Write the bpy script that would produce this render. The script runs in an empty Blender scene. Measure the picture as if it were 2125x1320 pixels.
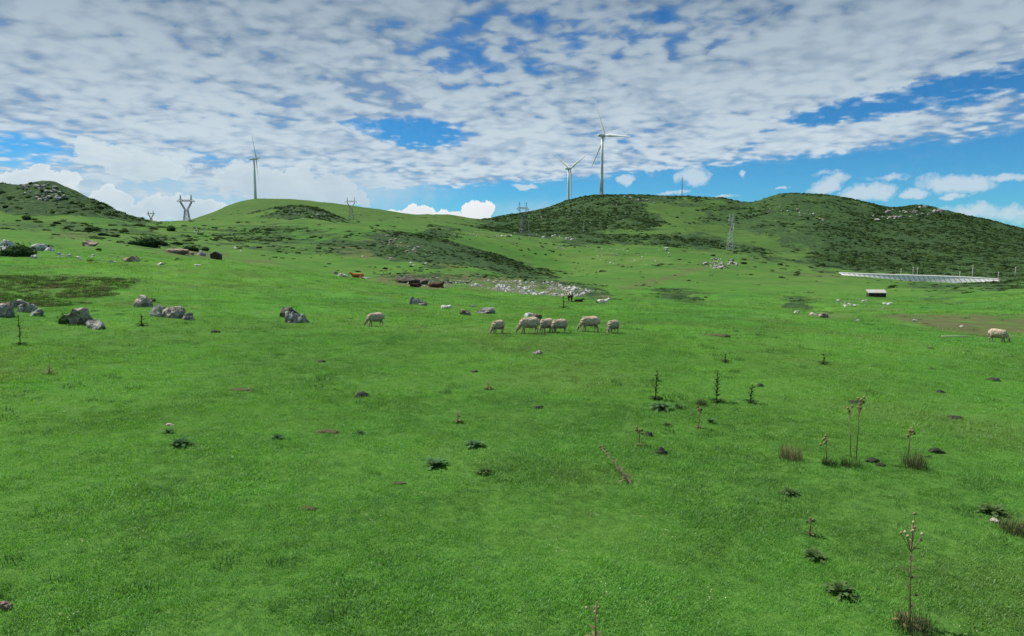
import bpy, bmesh, math, random
import numpy as np
from mathutils import Vector, Matrix, Euler

SC = bpy.context.scene
COL = SC.collection
RNG = np.random.default_rng(7)
random.seed(7)
R = math.radians

# ------------------------------------------------------------------ camera
CAM_H, FOC = 4.4, 1435.0                 # metres above the turf, focal length in photo pixels
PITCH = math.atan(160.0 / FOC)
cam_data = bpy.data.cameras.new('camera')
cam = bpy.data.objects.new('camera', cam_data)
COL.objects.link(cam)
cam.location = (0, 0, CAM_H)
cam.rotation_euler = (math.pi / 2 - PITCH, 0, 0)
cam_data.sensor_width = 36
cam_data.lens = 36 * FOC / 2125
cam_data.clip_start = 0.1
cam_data.clip_end = 30000
SC.camera = cam
CP, SP = math.cos(PITCH), math.sin(PITCH)

def ray(px, py):
    """world direction through a point of the photo (numpy friendly), forward component not normalised"""
    cx = (np.asarray(px, float) - 1062.5) / FOC
    cy = -(np.asarray(py, float) - 660.0) / FOC
    return cx, CP + cy * SP, -SP + cy * CP

# ------------------------------------------------------------------ exposure and sun
SC.view_settings.view_transform = 'Standard'
SC.view_settings.look = 'None'
SC.view_settings.exposure = 0.42
SC.view_settings.gamma = 1
SC.view_settings.use_curve_mapping = False
SUN_EL, SUN_AZ = R(56), R(-62)           # azimuth from +Y towards +X: the sun stands high on the left
sd = bpy.data.lights.new('sun', 'SUN')
sd.energy = 4.8
sd.angle = R(0.9)
sd.color = (1.0, 0.95, 0.87)
sun = bpy.data.objects.new('sun', sd)
COL.objects.link(sun)
SUN_DIR = Vector((math.sin(SUN_AZ) * math.cos(SUN_EL), math.cos(SUN_AZ) * math.cos(SUN_EL), math.sin(SUN_EL)))
sun.rotation_euler = (-SUN_DIR).to_track_quat('-Z', 'Y').to_euler()

# ------------------------------------------------------------------ node helper
class G:
    """small wrapper that turns python arithmetic into nodes"""
    def __init__(self, tree):
        self.t = tree
    def n(self, typ, **kw):
        nd = self.t.nodes.new(typ)
        for k, v in kw.items():
            setattr(nd, k, v)
        return nd
    def put(self, sock, v):
        if isinstance(v, S):
            self.t.links.new(v.s, sock)
        elif isinstance(v, bpy.types.NodeSocket):
            self.t.links.new(v, sock)
        elif v is not None:
            sock.default_value = v
    def m(self, op, a, b=None, c=None, clamp=False):
        nd = self.n('ShaderNodeMath', operation=op, use_clamp=clamp)
        for i, v in enumerate((a, b, c)):
            if v is not None:
                self.put(nd.inputs[i], v)
        return S(self, nd.outputs[0])
    def vm(self, op, a, b=None, scale=None):
        nd = self.n('ShaderNodeVectorMath', operation=op)
        self.put(nd.inputs[0], a)
        if b is not None:
            self.put(nd.inputs[1], b)
        if scale is not None:
            self.put(nd.inputs['Scale'], scale)
        return S(self, nd.outputs['Value' if op in ('LENGTH', 'DOT_PRODUCT') else 'Vector'])
    def xyz(self, x, y, z):
        nd = self.n('ShaderNodeCombineXYZ')
        for i, v in enumerate((x, y, z)):
            self.put(nd.inputs[i], v)
        return S(self, nd.outputs[0])
    def sep(self, v):
        nd = self.n('ShaderNodeSeparateXYZ')
        self.put(nd.inputs[0], v)
        return [S(self, o) for o in nd.outputs]
    def noise(self, vec, scale, detail=3, rough=0.5, dist=0.0, color=False, dims='3D'):
        nd = self.n('ShaderNodeTexNoise', noise_dimensions=dims)
        self.put(nd.inputs['Vector'], vec)
        nd.inputs['Scale'].default_value = scale
        nd.inputs['Detail'].default_value = detail
        nd.inputs['Roughness'].default_value = rough
        nd.inputs['Distortion'].default_value = dist
        return S(self, nd.outputs[1 if color else 0])
    def voronoi(self, vec, scale, feature='F1', rnd=1.0, out='Distance'):
        nd = self.n('ShaderNodeTexVoronoi', feature=feature)
        self.put(nd.inputs['Vector'], vec)
        nd.inputs['Scale'].default_value = scale
        nd.inputs['Randomness'].default_value = rnd
        return S(self, nd.outputs[out])
    def step(self, v, lo, hi, a=0.0, b=1.0, smooth=True):
        nd = self.n('ShaderNodeMapRange', interpolation_type='SMOOTHSTEP' if smooth else 'LINEAR')
        self.put(nd.inputs[0], v)
        for i, q in enumerate((lo, hi, a, b)):
            self.put(nd.inputs[i + 1], q)
        return S(self, nd.outputs[0])
    def mix(self, f, a, b, blend='MIX'):
        nd = self.n('ShaderNodeMix', data_type='RGBA', blend_type=blend)
        self.put(nd.inputs[0], f)
        for i, v in ((6, a), (7, b)):
            self.put(nd.inputs[i], (*v, 1) if isinstance(v, tuple) and len(v) == 3 else v)
        return S(self, nd.outputs[2])
    def attr(self, name, out='Fac'):
        nd = self.n('ShaderNodeAttribute', attribute_name=name)
        return S(self, nd.outputs[out])

class S:
    def __init__(self, g, s):
        self.g, self.s = g, s
    def __add__(self, o): return self.g.m('ADD', self, o)
    __radd__ = __add__
    def __sub__(self, o): return self.g.m('SUBTRACT', self, o)
    def __rsub__(self, o): return self.g.m('SUBTRACT', o, self)
    def __mul__(self, o): return self.g.m('MULTIPLY', self, o)
    __rmul__ = __mul__
    def __truediv__(self, o): return self.g.m('DIVIDE', self, o)
    def __rtruediv__(self, o): return self.g.m('DIVIDE', o, self)
# ------------------------------------------------------------------ sky: Nishita air, an altocumulus sheet and low cumulus
def sky_uv(px, py):
    x, y, z = ray(px, py)
    l = math.sqrt(x * x + y * y + z * z)
    return math.atan2(x, y) * FOC, math.asin(z / l) * FOC

world = bpy.data.worlds.new('World')
SC.world = world
world.use_nodes = True
wt = world.node_tree
wt.nodes.clear()
g = G(wt)
tc = g.n('ShaderNodeTexCoord')
d = g.vm('NORMALIZE', tc.outputs['Generated'])
dx, dy, dz = g.sep(d)
az = g.m('ARCTAN2', dx, dy)
el = g.m('ARCSINE', dz)
U, W = az * FOC, el * FOC
zz = g.m('MAXIMUM', dz, 0.0) + 0.17
P = g.xyz(dx / zz, dy / zz, 0.0)
UW = g.xyz(U, W, 0.0)
warp = g.vm('SUBTRACT', g.noise(UW, 0.022, 4, 0.6, color=True), (0.5, 0.5, 0.5))
UWs = g.vm('ADD', UW, g.vm('MULTIPLY', warp, (60, 34, 0)))        # edges of small shapes wander
UWb = g.vm('ADD', UW, g.vm('MULTIPLY', warp, (120, 60, 0)))

def blob(px, py, rx, ry, rot=0.0, base=None, hard=1.0):
    """1 at the centre falling to 0 at the ellipse; centre measured on the photo, kept as an angle in the sky"""
    u, w = sky_uv(px, py)
    v = g.vm('SUBTRACT', base if base is not None else UWs, (u, w, 0))
    if rot:
        c, s = math.cos(R(rot)), math.sin(R(rot))
        a = g.vm('DOT_PRODUCT', v, (c / rx, s / rx, 0))
        b = g.vm('DOT_PRODUCT', v, (-s / ry, c / ry, 0))
        L = g.m('SQRT', a * a + b * b)
    else:
        L = g.vm('LENGTH', g.vm('MULTIPLY', v, (1 / rx, 1 / ry, 0)))
    return g.step(L, 1.0, 1.0 - hard, 0.0, 1.0)

def total(items, op='ADD'):
    acc = None
    for (k, b) in items:
        q = b * k if k != 1 else b
        acc = q if acc is None else g.m(op, acc, q)
    return acc

# clear air
sky = g.n('ShaderNodeTexSky', sky_type='NISHITA', sun_disc=False)
sky.sun_elevation = SUN_EL
sky.sun_rotation = SUN_AZ
sky.altitude = 2600
sky.air_density = 1.0
sky.dust_density = 0.6
sky.ozone_density = 2.5
air = g.vm('MULTIPLY', sky.outputs[0], (0.033, 0.090, 0.114))
blue_low = g.step(el, 0.0, 0.30)
air = g.mix(blue_low, air, g.vm('MULTIPLY', air, (0.62, 0.82, 0.98)))

# high sheet
nb = g.noise(P, 1.3, 2, 0.5)
nm = g.noise(P, 5.0, 2, 0.5, 0.3)
nc = g.noise(P, 15.0, 3, 0.5, 0.35)
nv = 1.0 - g.voronoi(g.vm('ADD', P, g.vm('MULTIPLY', g.noise(P, 9.0, 2, 0.5, color=True), (0.10, 0.10, 0))), 17.0, 'SMOOTH_F1')
holes = total([
    (2.3, blob(868, 277, 150, 42, -3)), (0.9, blob(735, 264, 80, 24)), (1.1, blob(40, 308, 130, 42, -8)),
    (0.6, blob(30, 350, 90, 30)), (1.35, blob(1900, 208, 330, 40, 6, None, 0.8)), (0.9, blob(1700, 240, 140, 22, 4)),
    (0.27, blob(1080, 80, 420, 170)), (0.27, blob(1330, 75, 260, 80, -10)), (0.34, blob(960, 130, 190, 90)), (0.35, blob(1190, 95, 70, 34)),
    (0.22, blob(1480, 60, 170, 80)), (0.30, blob(300, 92, 120, 40)), (0.28, blob(420, 215, 240, 70)),
    (0.30, blob(1300, 285, 120, 50)), (0.55, blob(1560, 300, 60, 26, 30)), (0.42, blob(2090, 235, 130, 34, 10)),
    (0.25, blob(160, 280, 150, 40)), (0.75, blob(330, 385, 150, 22)), (0.6, blob(800, 398, 130, 16, 6)), (0.3, blob(2040, 150, 220, 34, 10)),
    (0.5, blob(430, 322, 140, 18, -10)),
])
thick = total([(0.30, blob(1500, 170, 520, 120, 8)), (0.35, blob(1750, 255, 420, 46, 4)), (0.3, blob(1050, 300, 260, 80)),
               (0.22, blob(150, 120, 500, 160)), (0.25, blob(600, 290, 500, 60)), (0.2, blob(1900, 60, 450, 110))])
# lower edge of the sheet: the line from (700,404) to (2125,286)
uA, wA = sky_uv(700, 408); uB, wB = sky_uv(2125, 284)
slope = (wB - wA) / (uB - uA)
ux, wx_, _ = g.sep(UWs)
edge = (wx_ - wA) - (ux - uA) * slope
edge_m = g.step(edge, -14, 30)
back = g.step(dy, -0.3, 0.35)                       # away from the view the sheet just goes on, broken
dens = nb * 0.5 + nm * 0.85 + nc * 1.15 + nv * 0.80 - 1.74 + 0.42 + thick * 0.7
dens = dens - holes * 0.62 * back
dens = dens * edge_m - (1.0 - edge_m) * 0.5
a_sheet = g.step(dens, -0.20, 0.26, 0.0, 1.0)
a_thin = g.step(dens, -0.34, 0.05, 0.0, 0.45)
a_sheet = g.m('MAXIMUM', a_sheet, a_thin * edge_m)
hi = g.step(el, 0.05, 0.36)
cell = g.step(nc * 0.5 + nm * 0.9 + nv * 0.5 + nb * 0.4, 0.90, 1.40)
low_c = g.mix(cell, (0.30, 0.45, 0.64), (0.68, 0.81, 0.90))
high_c = g.mix(cell, (0.17, 0.26, 0.38), (0.36, 0.46, 0.56))
c_sheet = g.mix(hi, low_c, high_c)
glow = g.step(thick + dens * 0.6, 0.1, 0.5)
c_sheet = g.mix(glow * 0.35, c_sheet, g.mix(hi, (0.70, 0.82, 0.90), (0.41, 0.51, 0.59)))
milky = g.m('MAXIMUM', blob(300, 160, 980, 310, 0, UW, 0.65), blob(1700, 110, 700, 160, 6, UW, 0.8))
a_sheet = g.m('MAXIMUM', a_sheet, milky * edge_m * (1.0 - g.m('MINIMUM', holes * 1.2, 1.0)) * 0.74)
skyc = g.mix(a_sheet, air, c_sheet)

# wisps and small puffs on the right, above the ridge
puffs = total([(1, blob(1300, 375, 22, 16)), (1, blob(1090, 387, 52, 9)), (1.1, blob(1440, 365, 52, 34)), (0.9, blob(1365, 352, 62, 8)), (0.8, blob(1500, 410, 52, 9)), (0.7, blob(1400, 400, 60, 8)),
               (0.9, blob(1535, 360, 16, 14)), (1, blob(1720, 385, 66, 24, 20)), (1.0, blob(1800, 402, 78, 30, 10)), (1.2, blob(1898, 400, 38, 15)),
               (1.1, blob(1985, 380, 92, 26, -5)), (1, blob(1975, 405, 30, 10)), (0.8, blob(2095, 368, 60, 14)), (0.7, blob(2060, 440, 170, 28)), (0.5, blob(1720, 360, 60, 12)), (0.8, blob(1620, 388, 18, 7)), (0.6, blob(1850, 368, 60, 10))], 'MAXIMUM')
pn = g.noise(UW, 0.05, 4, 0.6)
a_p = g.step(puffs * 1.1 + pn * 1.2 * g.step(puffs, 0.0, 0.3), 0.72, 1.45) * 0.8
skyc = g.mix(a_p, skyc, (0.66, 0.78, 0.86))

# pale veil low on the left
veil = total([(1, blob(300, 430, 520, 110)), (0.9, blob(650, 395, 380, 70)), (0.5, blob(1150, 440, 260, 40))], 'MAXIMUM')
skyc = g.mix(g.step(veil + pn * 0.4, 0.15, 1.0) * 0.72, skyc, (0.54, 0.69, 0.80))

# cumulus: hard lit tops, softer greyer bases
cum = g.noise(UW, 0.03, 6, 0.6)
cum2 = g.noise(UW, 0.011, 3, 0.5)
def cumulus(blobs, col_top, col_base, lo, hi_, amt=1.0, y0=460, y1=380, edge_w=0.07):
    global skyc
    f0 = total([(k, blob(*b, base=UW)) for (k, b) in blobs], 'MAXIMUM'); f = f0 + (cum - 0.5) * 2.1 * g.step(f0, 0.0, 0.3)
    a = g.step(f, lo, lo + edge_w)
    shade = g.step(W, sky_uv(600, y0)[1], sky_uv(600, y1)[1], smooth=False) * 0.7 + (cum2 - 0.5) * 1.5 + g.step(f, lo, lo + 0.35, 0.35, 0.0)
    c = g.mix(g.m('MINIMUM', g.m('MAXIMUM', shade, 0.0), 1.0), col_base, col_top)
    skyc = g.mix(a * amt, skyc, c)
cumulus([(1, (600, 395, 190, 78)), (0.9, (520, 372, 110, 55)), (0.9, (700, 410, 110, 45)), (0.9, (240, 330, 130, 42, -14)), (0.8, (330, 350, 120, 36))],
        (0.72, 0.83, 0.88), (0.50, 0.64, 0.74), 0.30, 0.5, 0.85, 450, 340, 0.22)
cumulus([(1, (85, 385, 95, 50)), (1, (232, 415, 52, 40)), (1, (345, 430, 75, 46)), (1, (430, 440, 80, 34)), (0.9, (180, 440, 160, 40)), (0.9, (20, 400, 70, 50))],
        (0.80, 0.89, 0.93), (0.55, 0.69, 0.78), 0.28, 0.5, 0.95, 465, 385, 0.10)
cumulus([(1.2, (992, 440, 56, 38)), (1.1, (868, 446, 62, 36)), (1.0, (930, 452, 60, 28)), (1.0, (800, 448, 52, 20))],
        (0.97, 0.99, 1.0), (0.78, 0.86, 0.92), 0.34, 0.5, 1.0, 470, 420, 0.08)

ground_side = g.step(dz, -0.06, 0.0)
skyc = g.mix(ground_side, (0.10, 0.13, 0.10), skyc)
bg = g.n('ShaderNodeBackground')
g.put(bg.inputs[0], skyc)
bg.inputs[1].default_value = 0.68
wo = g.n('ShaderNodeOutputWorld')
wt.links.new(bg.outputs[0], wo.inputs[0])
world.cycles.sampling_method = 'MANUAL'
world.cycles.sample_map_resolution = 512
# ------------------------------------------------------------------ value noise in numpy
_TAB = np.random.default_rng(11).random((256, 256))
def vnoise(x, y):
    xi, yi = np.floor(x).astype(int), np.floor(y).astype(int)
    fx, fy = x - xi, y - yi
    fx, fy = fx * fx * (3 - 2 * fx), fy * fy * (3 - 2 * fy)
    a = _TAB[xi & 255, yi & 255]; b = _TAB[(xi + 1) & 255, yi & 255]
    c = _TAB[xi & 255, (yi + 1) & 255]; e = _TAB[(xi + 1) & 255, (yi + 1) & 255]
    return (a * (1 - fx) + b * fx) * (1 - fy) + (c * (1 - fx) + e * fx) * fy * 1.0
def fbm(x, y, s, octs=4, gain=0.5):
    x = np.asarray(x, float) / s; y = np.asarray(y, float) / s
    v, a, n = 0.0, 1.0, 0.0
    for i in range(octs):
        v = v + a * (vnoise(x + 17.3 * i, y + 9.1 * i) - 0.5)
        n += a; a *= gain; x, y = x * 2.03 + 0.3 * y, y * 2.03 - 0.3 * x
    return v / n * 2

# ------------------------------------------------------------------ the lie of the land: contour lines, each at its own distance
# line = (distance in m along the view axis, [(photo column, photo row)] or [(photo column, 'z', height)])
Z = 'z'
CREST_FAR = [(-900, Z, 0), (0, Z, 8), (250, Z, 14), (340, 463), (390, 459.5), (405, 455), (430, 447), (470, 432), (500, 422), (527, 417.5), (560, 416.5), (600, 417),
             (650, 420), (700, 425), (740, 431), (790, 438), (850, 447), (900, 448), (950, 450), (1010, 454), (1040, 450), (1075, 443), (1110, 436), (1140, 429), (1170, 418.5), (1200, 412),
             (1232, 406), (1260, 405.5), (1300, 407), (1360, 407), (1400, 408.5), (1450, 410), (1500, 412.5), (1550, 420), (1575, 416), (1600, 406.5), (1625, 402),
             (1660, 402.5), (1720, 405), (1760, 412), (1800, 420), (1850, 430), (1875, 429), (1905, 427), (1930, 430), (1965, 439), (2000, 446), (2050, 456), (2090, 466), (2125, 475), (2300, 500), (3000, 520)]
LINES = [
    ([(0, 0.1)], [(0, Z, 0.0)]),
    ([(0, 7)], [(-900, Z, .3), (0, Z, 0.10), (800, Z, 0.0), (1600, Z, -0.05), (2125, Z, -0.12), (3000, Z, -.4)]),
    ([(0, 33)], [(-900, Z, 1.5), (0, Z, .35), (780, Z, -.02), (1280, Z, -.12), (1700, Z, -.5), (2125, Z, -1.05), (3000, Z, -2)]),
    ([(0, 47)], [(-900, Z, 2.5), (0, 610), (130, 625), (240, 625), (330, 628), (600, 640), (800, 648), (1280, 664), (1700, 680), (2070, 704), (3000, 715)]),
    ([(0, 66)], [(-900, 520), (0, 552), (120, 556), (240, 564), (320, 575), (450, 590), (600, 603), (900, 625), (1200, 643), (1600, 654), (1850, 662), (2125, 668), (3000, 670)]),
    ([(0, 96)], [(-900, 500), (0, 541), (300, 541), (450, 543), (530, 552), (690, 577), (820, 593), (1000, 609), (1180, 623), (1400, 630), (1700, 643), (1900, 643), (2125, 632), (3000, 600)]),
    ([(0, 140)], [(-900, 470), (0, 512), (150, 519), (300, 532), (450, Z, -.9), (600, Z, -3.4), (690, Z, -4.2), (820, 579), (1000, 588), (1180, 603), (1400, 614), (1700, 618), (1900, 622), (2125, 612), (3000, 570)]),
    ([(0, 215)], [(-900, 455), (0, 491), (150, 500), (300, 512), (450, 537), (600, 553), (750, 568), (900, 572), (1000, 577), (1120, 585), (1200, 592), (1400, 592), (1700, 602), (1900, 604), (2125, 599), (3000, 560)]),
    ([(0, 300)], [(-900, 440), (0, 472), (150, 480), (300, 490), (450, 505), (600, 517), (750, 520), (860, 528), (1000, 551), (1120, 577), (1200, 580), (1400, 577), (1550, 585), (1700, 588), (1900, 593), (2125, 594), (3000, 545)]),
    ([(0, 390)], [(-900, 430), (0, 456), (150, 459), (300, 470), (450, 479), (600, 480), (700, 476), (780, 481), (860, 490), (950, 510), (1040, 536), (1120, 564), (1165, 573), (1250, 562), (1400, 552), (1550, 560), (1700, 573), (1900, 586), (2060, 586), (2125, 580), (3000, 530)]),
    ([(0, 436)], [(-900, 428), (0, 428), (150, 430), (300, 464), (450, 472), (600, 474), (700, 472), (780, 477), (860, 485), (950, 504), (1040, 530), (1120, 551), (1165, 558), (1250, 551), (1400, 544), (1550, 553), (1700, 567), (1768, 573), (1850, 583), (1920, 588), (2000, 587), (2072, 585), (2125, 581), (3000, 526)]),
    ([(0, 500)], [(-900, 430), (-300, 400), (-80, 388), (0, 385), (25, 387), (45, 391), (60, 386), (78, 381), (95, 378.5), (112, 382), (130, 389), (155, 399), (180, 411), (205, 421), (230, 434), (250, 443), (275, 452), (300, 460), (400, 463), (500, 463), (600, 464),
                  (700, 466), (760, 470), (860, 477), (1000, 497), (1140, 522), (1250, 528), (1400, 530), (1550, 540), (1700, 556), (1850, 566), (2125, 568), (3000, 520)]),
    ([(0, 640)], [(-900, Z, 20), (0, Z, 22), (200, Z, 20), (300, 463), (400, 461), (480, 450), (540, 437), (575, 429), (605, 427), (640, 430), (665, 437), (690, 448), (720, 458), (800, 462), (860, 466), (1000, 478), (1140, 492), (1300, 500), (1400, 504), (1550, 518), (1700, 530), (1850, 542), (2125, 546), (3000, 520)]),
    ([(0, 860)], [(-900, Z, 10), (0, Z, 12), (300, Z, 14), (400, Z, 20), (480, 448), (560, 440), (700, 446), (860, 458), (960, 463), (1020, 474), (1100, 470), (1240, 452), (1400, 457), (1550, 470), (1620, 464), (1700, 465), (1850, 482), (2000, 492), (2125, 508), (3000, 520)]),
    ([(0, 1480), (900, 1480), (1010, 1130), (3000, 1100)], CREST_FAR),
    ([(0, 1800), (3000, 1500)], [(-900, Z, -10), (0, Z, 0), (300, Z, 0), (550, Z, 40), (900, Z, 15), (1250, Z, 34), (1650, Z, 38), (1900, Z, 22), (2300, Z, -20)]),
    ([(0, 3200)], [(0, Z, -60)]),
    ([(0, 9000)], [(0, Z, -90)]),
]
_us = np.linspace(-1.9, 1.9, 1901)
def _line_tables():
    Ys, Zs = [], []
    for yl, zl in LINES:
        us, vals = [], []
        for p in zl:
            if p[1] == Z:
                u = ray(p[0], 480)[0] / ray(p[0], 480)[1]; us.append(u); vals.append((u, p[2], None))
            else:
                x, y, z = ray(p[0], p[1]); us.append(x / y); vals.append((x / y, None, z / y))
        yy = np.array([[(q[0] - 1062.5) / FOC / (CP + 180 / FOC * SP), q[1]] for q in yl])
        Yk = np.interp(_us, yy[:, 0], yy[:, 1])
        zz_ = []
        for (u, zv, sl) in vals:
            Yu = np.interp(u, yy[:, 0], yy[:, 1])
            zz_.append(zv if zv is not None else CAM_H + Yu * sl)
        us = np.array(us); zz_ = np.array(zz_)
        if len(us) < 3:
            zk = np.full_like(_us, zz_[0])
        else:                      # smooth cubic through the points (Catmull-Rom on uneven knots)
            m = np.gradient(zz_, us)
            j = np.clip(np.searchsorted(us, _us) - 1, 0, len(us) - 2)
            h = us[j + 1] - us[j]; t = np.clip((_us - us[j]) / h, 0, 1)
            zk = ((2 * t**3 - 3 * t**2 + 1) * zz_[j] + (t**3 - 2 * t**2 + t) * h * m[j] + (-2 * t**3 + 3 * t**2) * zz_[j + 1] + (t**3 - t**2) * h * m[j + 1])
        Ys.append(Yk); Zs.append(zk)
    return np.array(Ys), np.array(Zs)
_YS, _ZS = _line_tables()
_LY = np.linspace(math.log(0.1), math.log(9000), 1400)
def _pchip_table():
    Yg = np.exp(_LY)[:, None]                                 # rows: distance, cols: u
    K = len(_YS)
    h = np.diff(_YS, axis=0); dl = np.diff(_ZS, axis=0) / h
    m = np.zeros_like(_ZS)
    w1, w2 = 2 * h[1:] + h[:-1], h[1:] + 2 * h[:-1]
    with np.errstate(divide='ignore', invalid='ignore'):
        mm = (w1 + w2) / (w1 / dl[:-1] + w2 / dl[1:])
    m[1:-1] = np.where(dl[:-1] * dl[1:] > 0, mm, 0)
    m[0], m[-1] = dl[0], dl[-1]
    out = np.zeros((len(_LY), len(_us)))
    for k in range(K - 1):
        a, b = _YS[k][None], _YS[k + 1][None]
        t = (Yg - a) / (b - a)
        q = ((2 * t**3 - 3 * t**2 + 1) * _ZS[k] + (t**3 - 2 * t**2 + t) * h[k] * m[k] + (-2 * t**3 + 3 * t**2) * _ZS[k + 1] + (t**3 - t**2) * h[k] * m[k + 1])
        out = np.where((Yg >= a) & (Yg <= b), q, out)
    return out
_HT = _pchip_table()
def _bilin(u, Y):
    iu = np.clip((u + 1.9) / 3.8 * 1900, 0, 1899.999); iy = np.clip((np.log(np.maximum(Y, 0.1)) - _LY[0]) / (_LY[-1] - _LY[0]) * (len(_LY) - 1), 0, len(_LY) - 1.001)
    a, b = iu.astype(int), iy.astype(int); fu, fy = iu - a, iy - b
    return (_HT[b, a] * (1 - fu) + _HT[b, a + 1] * fu) * (1 - fy) + (_HT[b + 1, a] * (1 - fu) + _HT[b + 1, a + 1] * fu) * fy

LEDGE = None
HOLLOWS = []     # (x, y, rx, ry, depth) filled below from photo points
_TL = R(60)
def base_h(x, y):
    x = np.asarray(x, float); y = np.asarray(y, float)
    th = np.arctan2(x, y); r = np.hypot(x, y)
    tc_ = np.clip(th, -_TL, _TL)
    h = _bilin(np.tan(tc_), r * np.cos(tc_))
    w = np.clip((np.abs(th) - _TL) / (math.pi - _TL), 0, 1); w = w * w * (3 - 2 * w)
    hb = 0.5 * (_bilin(np.full_like(h, math.tan(_TL)), r * 0.5) + _bilin(np.full_like(h, -math.tan(_TL)), r * 0.5))
    return h * (1 - w) + hb * w

def height(x, y):
    x = np.asarray(x, float); y = np.asarray(y, float)
    r = np.hypot(x, y)
    h = base_h(x, y)
    s = lambda a, b: np.clip((r - a) / (b - a), 0, 1)
    h = h + 0.035 * fbm(x, y, 0.9, 3) * (1 - s(30, 60)) + 0.07 * fbm(x + 40, y, 3.5, 3) * (1 - s(300, 600))
    h = h + 0.45 * s(30, 90) * fbm(x, y + 70, 16, 3) + 1.0 * s(150, 320) * fbm(x, y, 34, 4, 0.55) + 1.1 * s(420, 600) * fbm(x, y, 26, 4, 0.6) + 4.5 * s(520, 760) * (0.25 - np.abs(fbm(x + 0.3 * y, y * 0.6, 95, 3, 0.5)))
    rocky = np.exp(-((np.arctan2(x, y) + 0.60) / 0.17)**2) * np.clip(1 - np.abs(r - 590) / 120, 0, 1)
    h = h + rocky * (3.0 * fbm(x, y, 30, 5, 0.62) + 2.6 * np.abs(fbm(x, y, 11, 3, 0.6)))
    if LEDGE is not None:
        th = np.arctan2(x, y); rl = np.interp(th, LEDGE[0], LEDGE[1]) + 3.5 * fbm(x, y, 12, 3)
        on = np.clip((th - LEDGE[0][0]) / .03, 0, 1) * np.clip((LEDGE[0][-1] - th) / .03, 0, 1)
        h = h + on * 1.0 * np.exp(-np.maximum(r - rl, 0) / 30) / (1 + np.exp(-(r - rl) / 0.9))
    for (hx, hy, rx, ry, dp) in HOLLOWS:
        q = np.exp(-((x - hx) / rx)**2 - ((y - hy) / ry)**2)
        steep = 1 / (1 + np.exp(-(hy - y) / (ry * 0.16)))
        h = h - dp * q * steep
    return h

_RM = np.exp(np.linspace(math.log(3), math.log(2400), 1500))
def hit(px, py):
    """point of the land seen at a place of the photo (first crossing of the sight line)"""
    px = np.atleast_1d(np.asarray(px, float)); py = np.atleast_1d(np.asarray(py, float))
    out = np.zeros((len(px), 3))
    for i0 in range(0, len(px), 400):
        sl = slice(i0, i0 + 400)
        x, y, z = ray(px[sl], py[sl]); L = np.hypot(x, y)
        X = (x / L)[:, None] * _RM; Y = (y / L)[:, None] * _RM; Zr = CAM_H + (z / L)[:, None] * _RM
        below = Zr < height(X, Y)
        k = np.where(below.any(1), below.argmax(1), len(_RM) - 1); k = np.maximum(k, 1)
        ii = np.arange(len(k))
        g1 = Zr[ii, k] - height(X[ii, k], Y[ii, k]); g0 = Zr[ii, k - 1] - height(X[ii, k - 1], Y[ii, k - 1])
        f = np.clip(g0 / (g0 - g1 + 1e-9), 0, 1)
        rr = _RM[k - 1] + f * (_RM[k] - _RM[k - 1])
        xx, yy = x / L * rr, y / L * rr
        out[sl] = np.c_[xx, yy, height(xx, yy)]
    return out
def at(px, py):
    return Vector(hit(px, py)[0])
def mpp(p):
    """metres covered by one photo pixel at a point"""
    return max((Vector(p) - Vector((0, 0, CAM_H))).length, 1) / FOC

for (px, py, wpx, dpx, dp) in [(1405, 612, 75, 5, 3.4), (1645, 632, 40, 6, 3.0), (1935, 622, 52, 4, 1.9), (1360, 600, 40, 4, .8), (2000, 680, 120, 4, .35)]:
    p = hit(px, py)[0]
    HOLLOWS.append((p[0], p[1], wpx * mpp(p), p[1] * dpx / 110 * 1.4, dp))

_lp = hit([775, 860, 930, 1000, 1090, 1180, 1225, 1268], [579, 575, 577, 580, 586, 594, 605, 620])
LEDGE = (np.arctan2(_lp[:, 0], _lp[:, 1]), np.hypot(_lp[:, 0], _lp[:, 1]))
def to_photo(x, y, z):
    z = z - CAM_H
    f = y * CP - z * SP; u = y * SP + z * CP
    f = np.maximum(f, 0.05)
    return 1062.5 + FOC * x / f, 660 - FOC * u / f

def in_poly(px, py, poly):
    ins = np.zeros(px.shape, bool); n = len(poly)
    for i in range(n):
        x1, y1 = poly[i]; x2, y2 = poly[(i + 1) % n]
        if y1 == y2: continue
        c = ((y1 > py) != (y2 > py)) & (px < (x2 - x1) * (py - y1) / (y2 - y1) + x1)
        ins ^= c
    return ins

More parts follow.
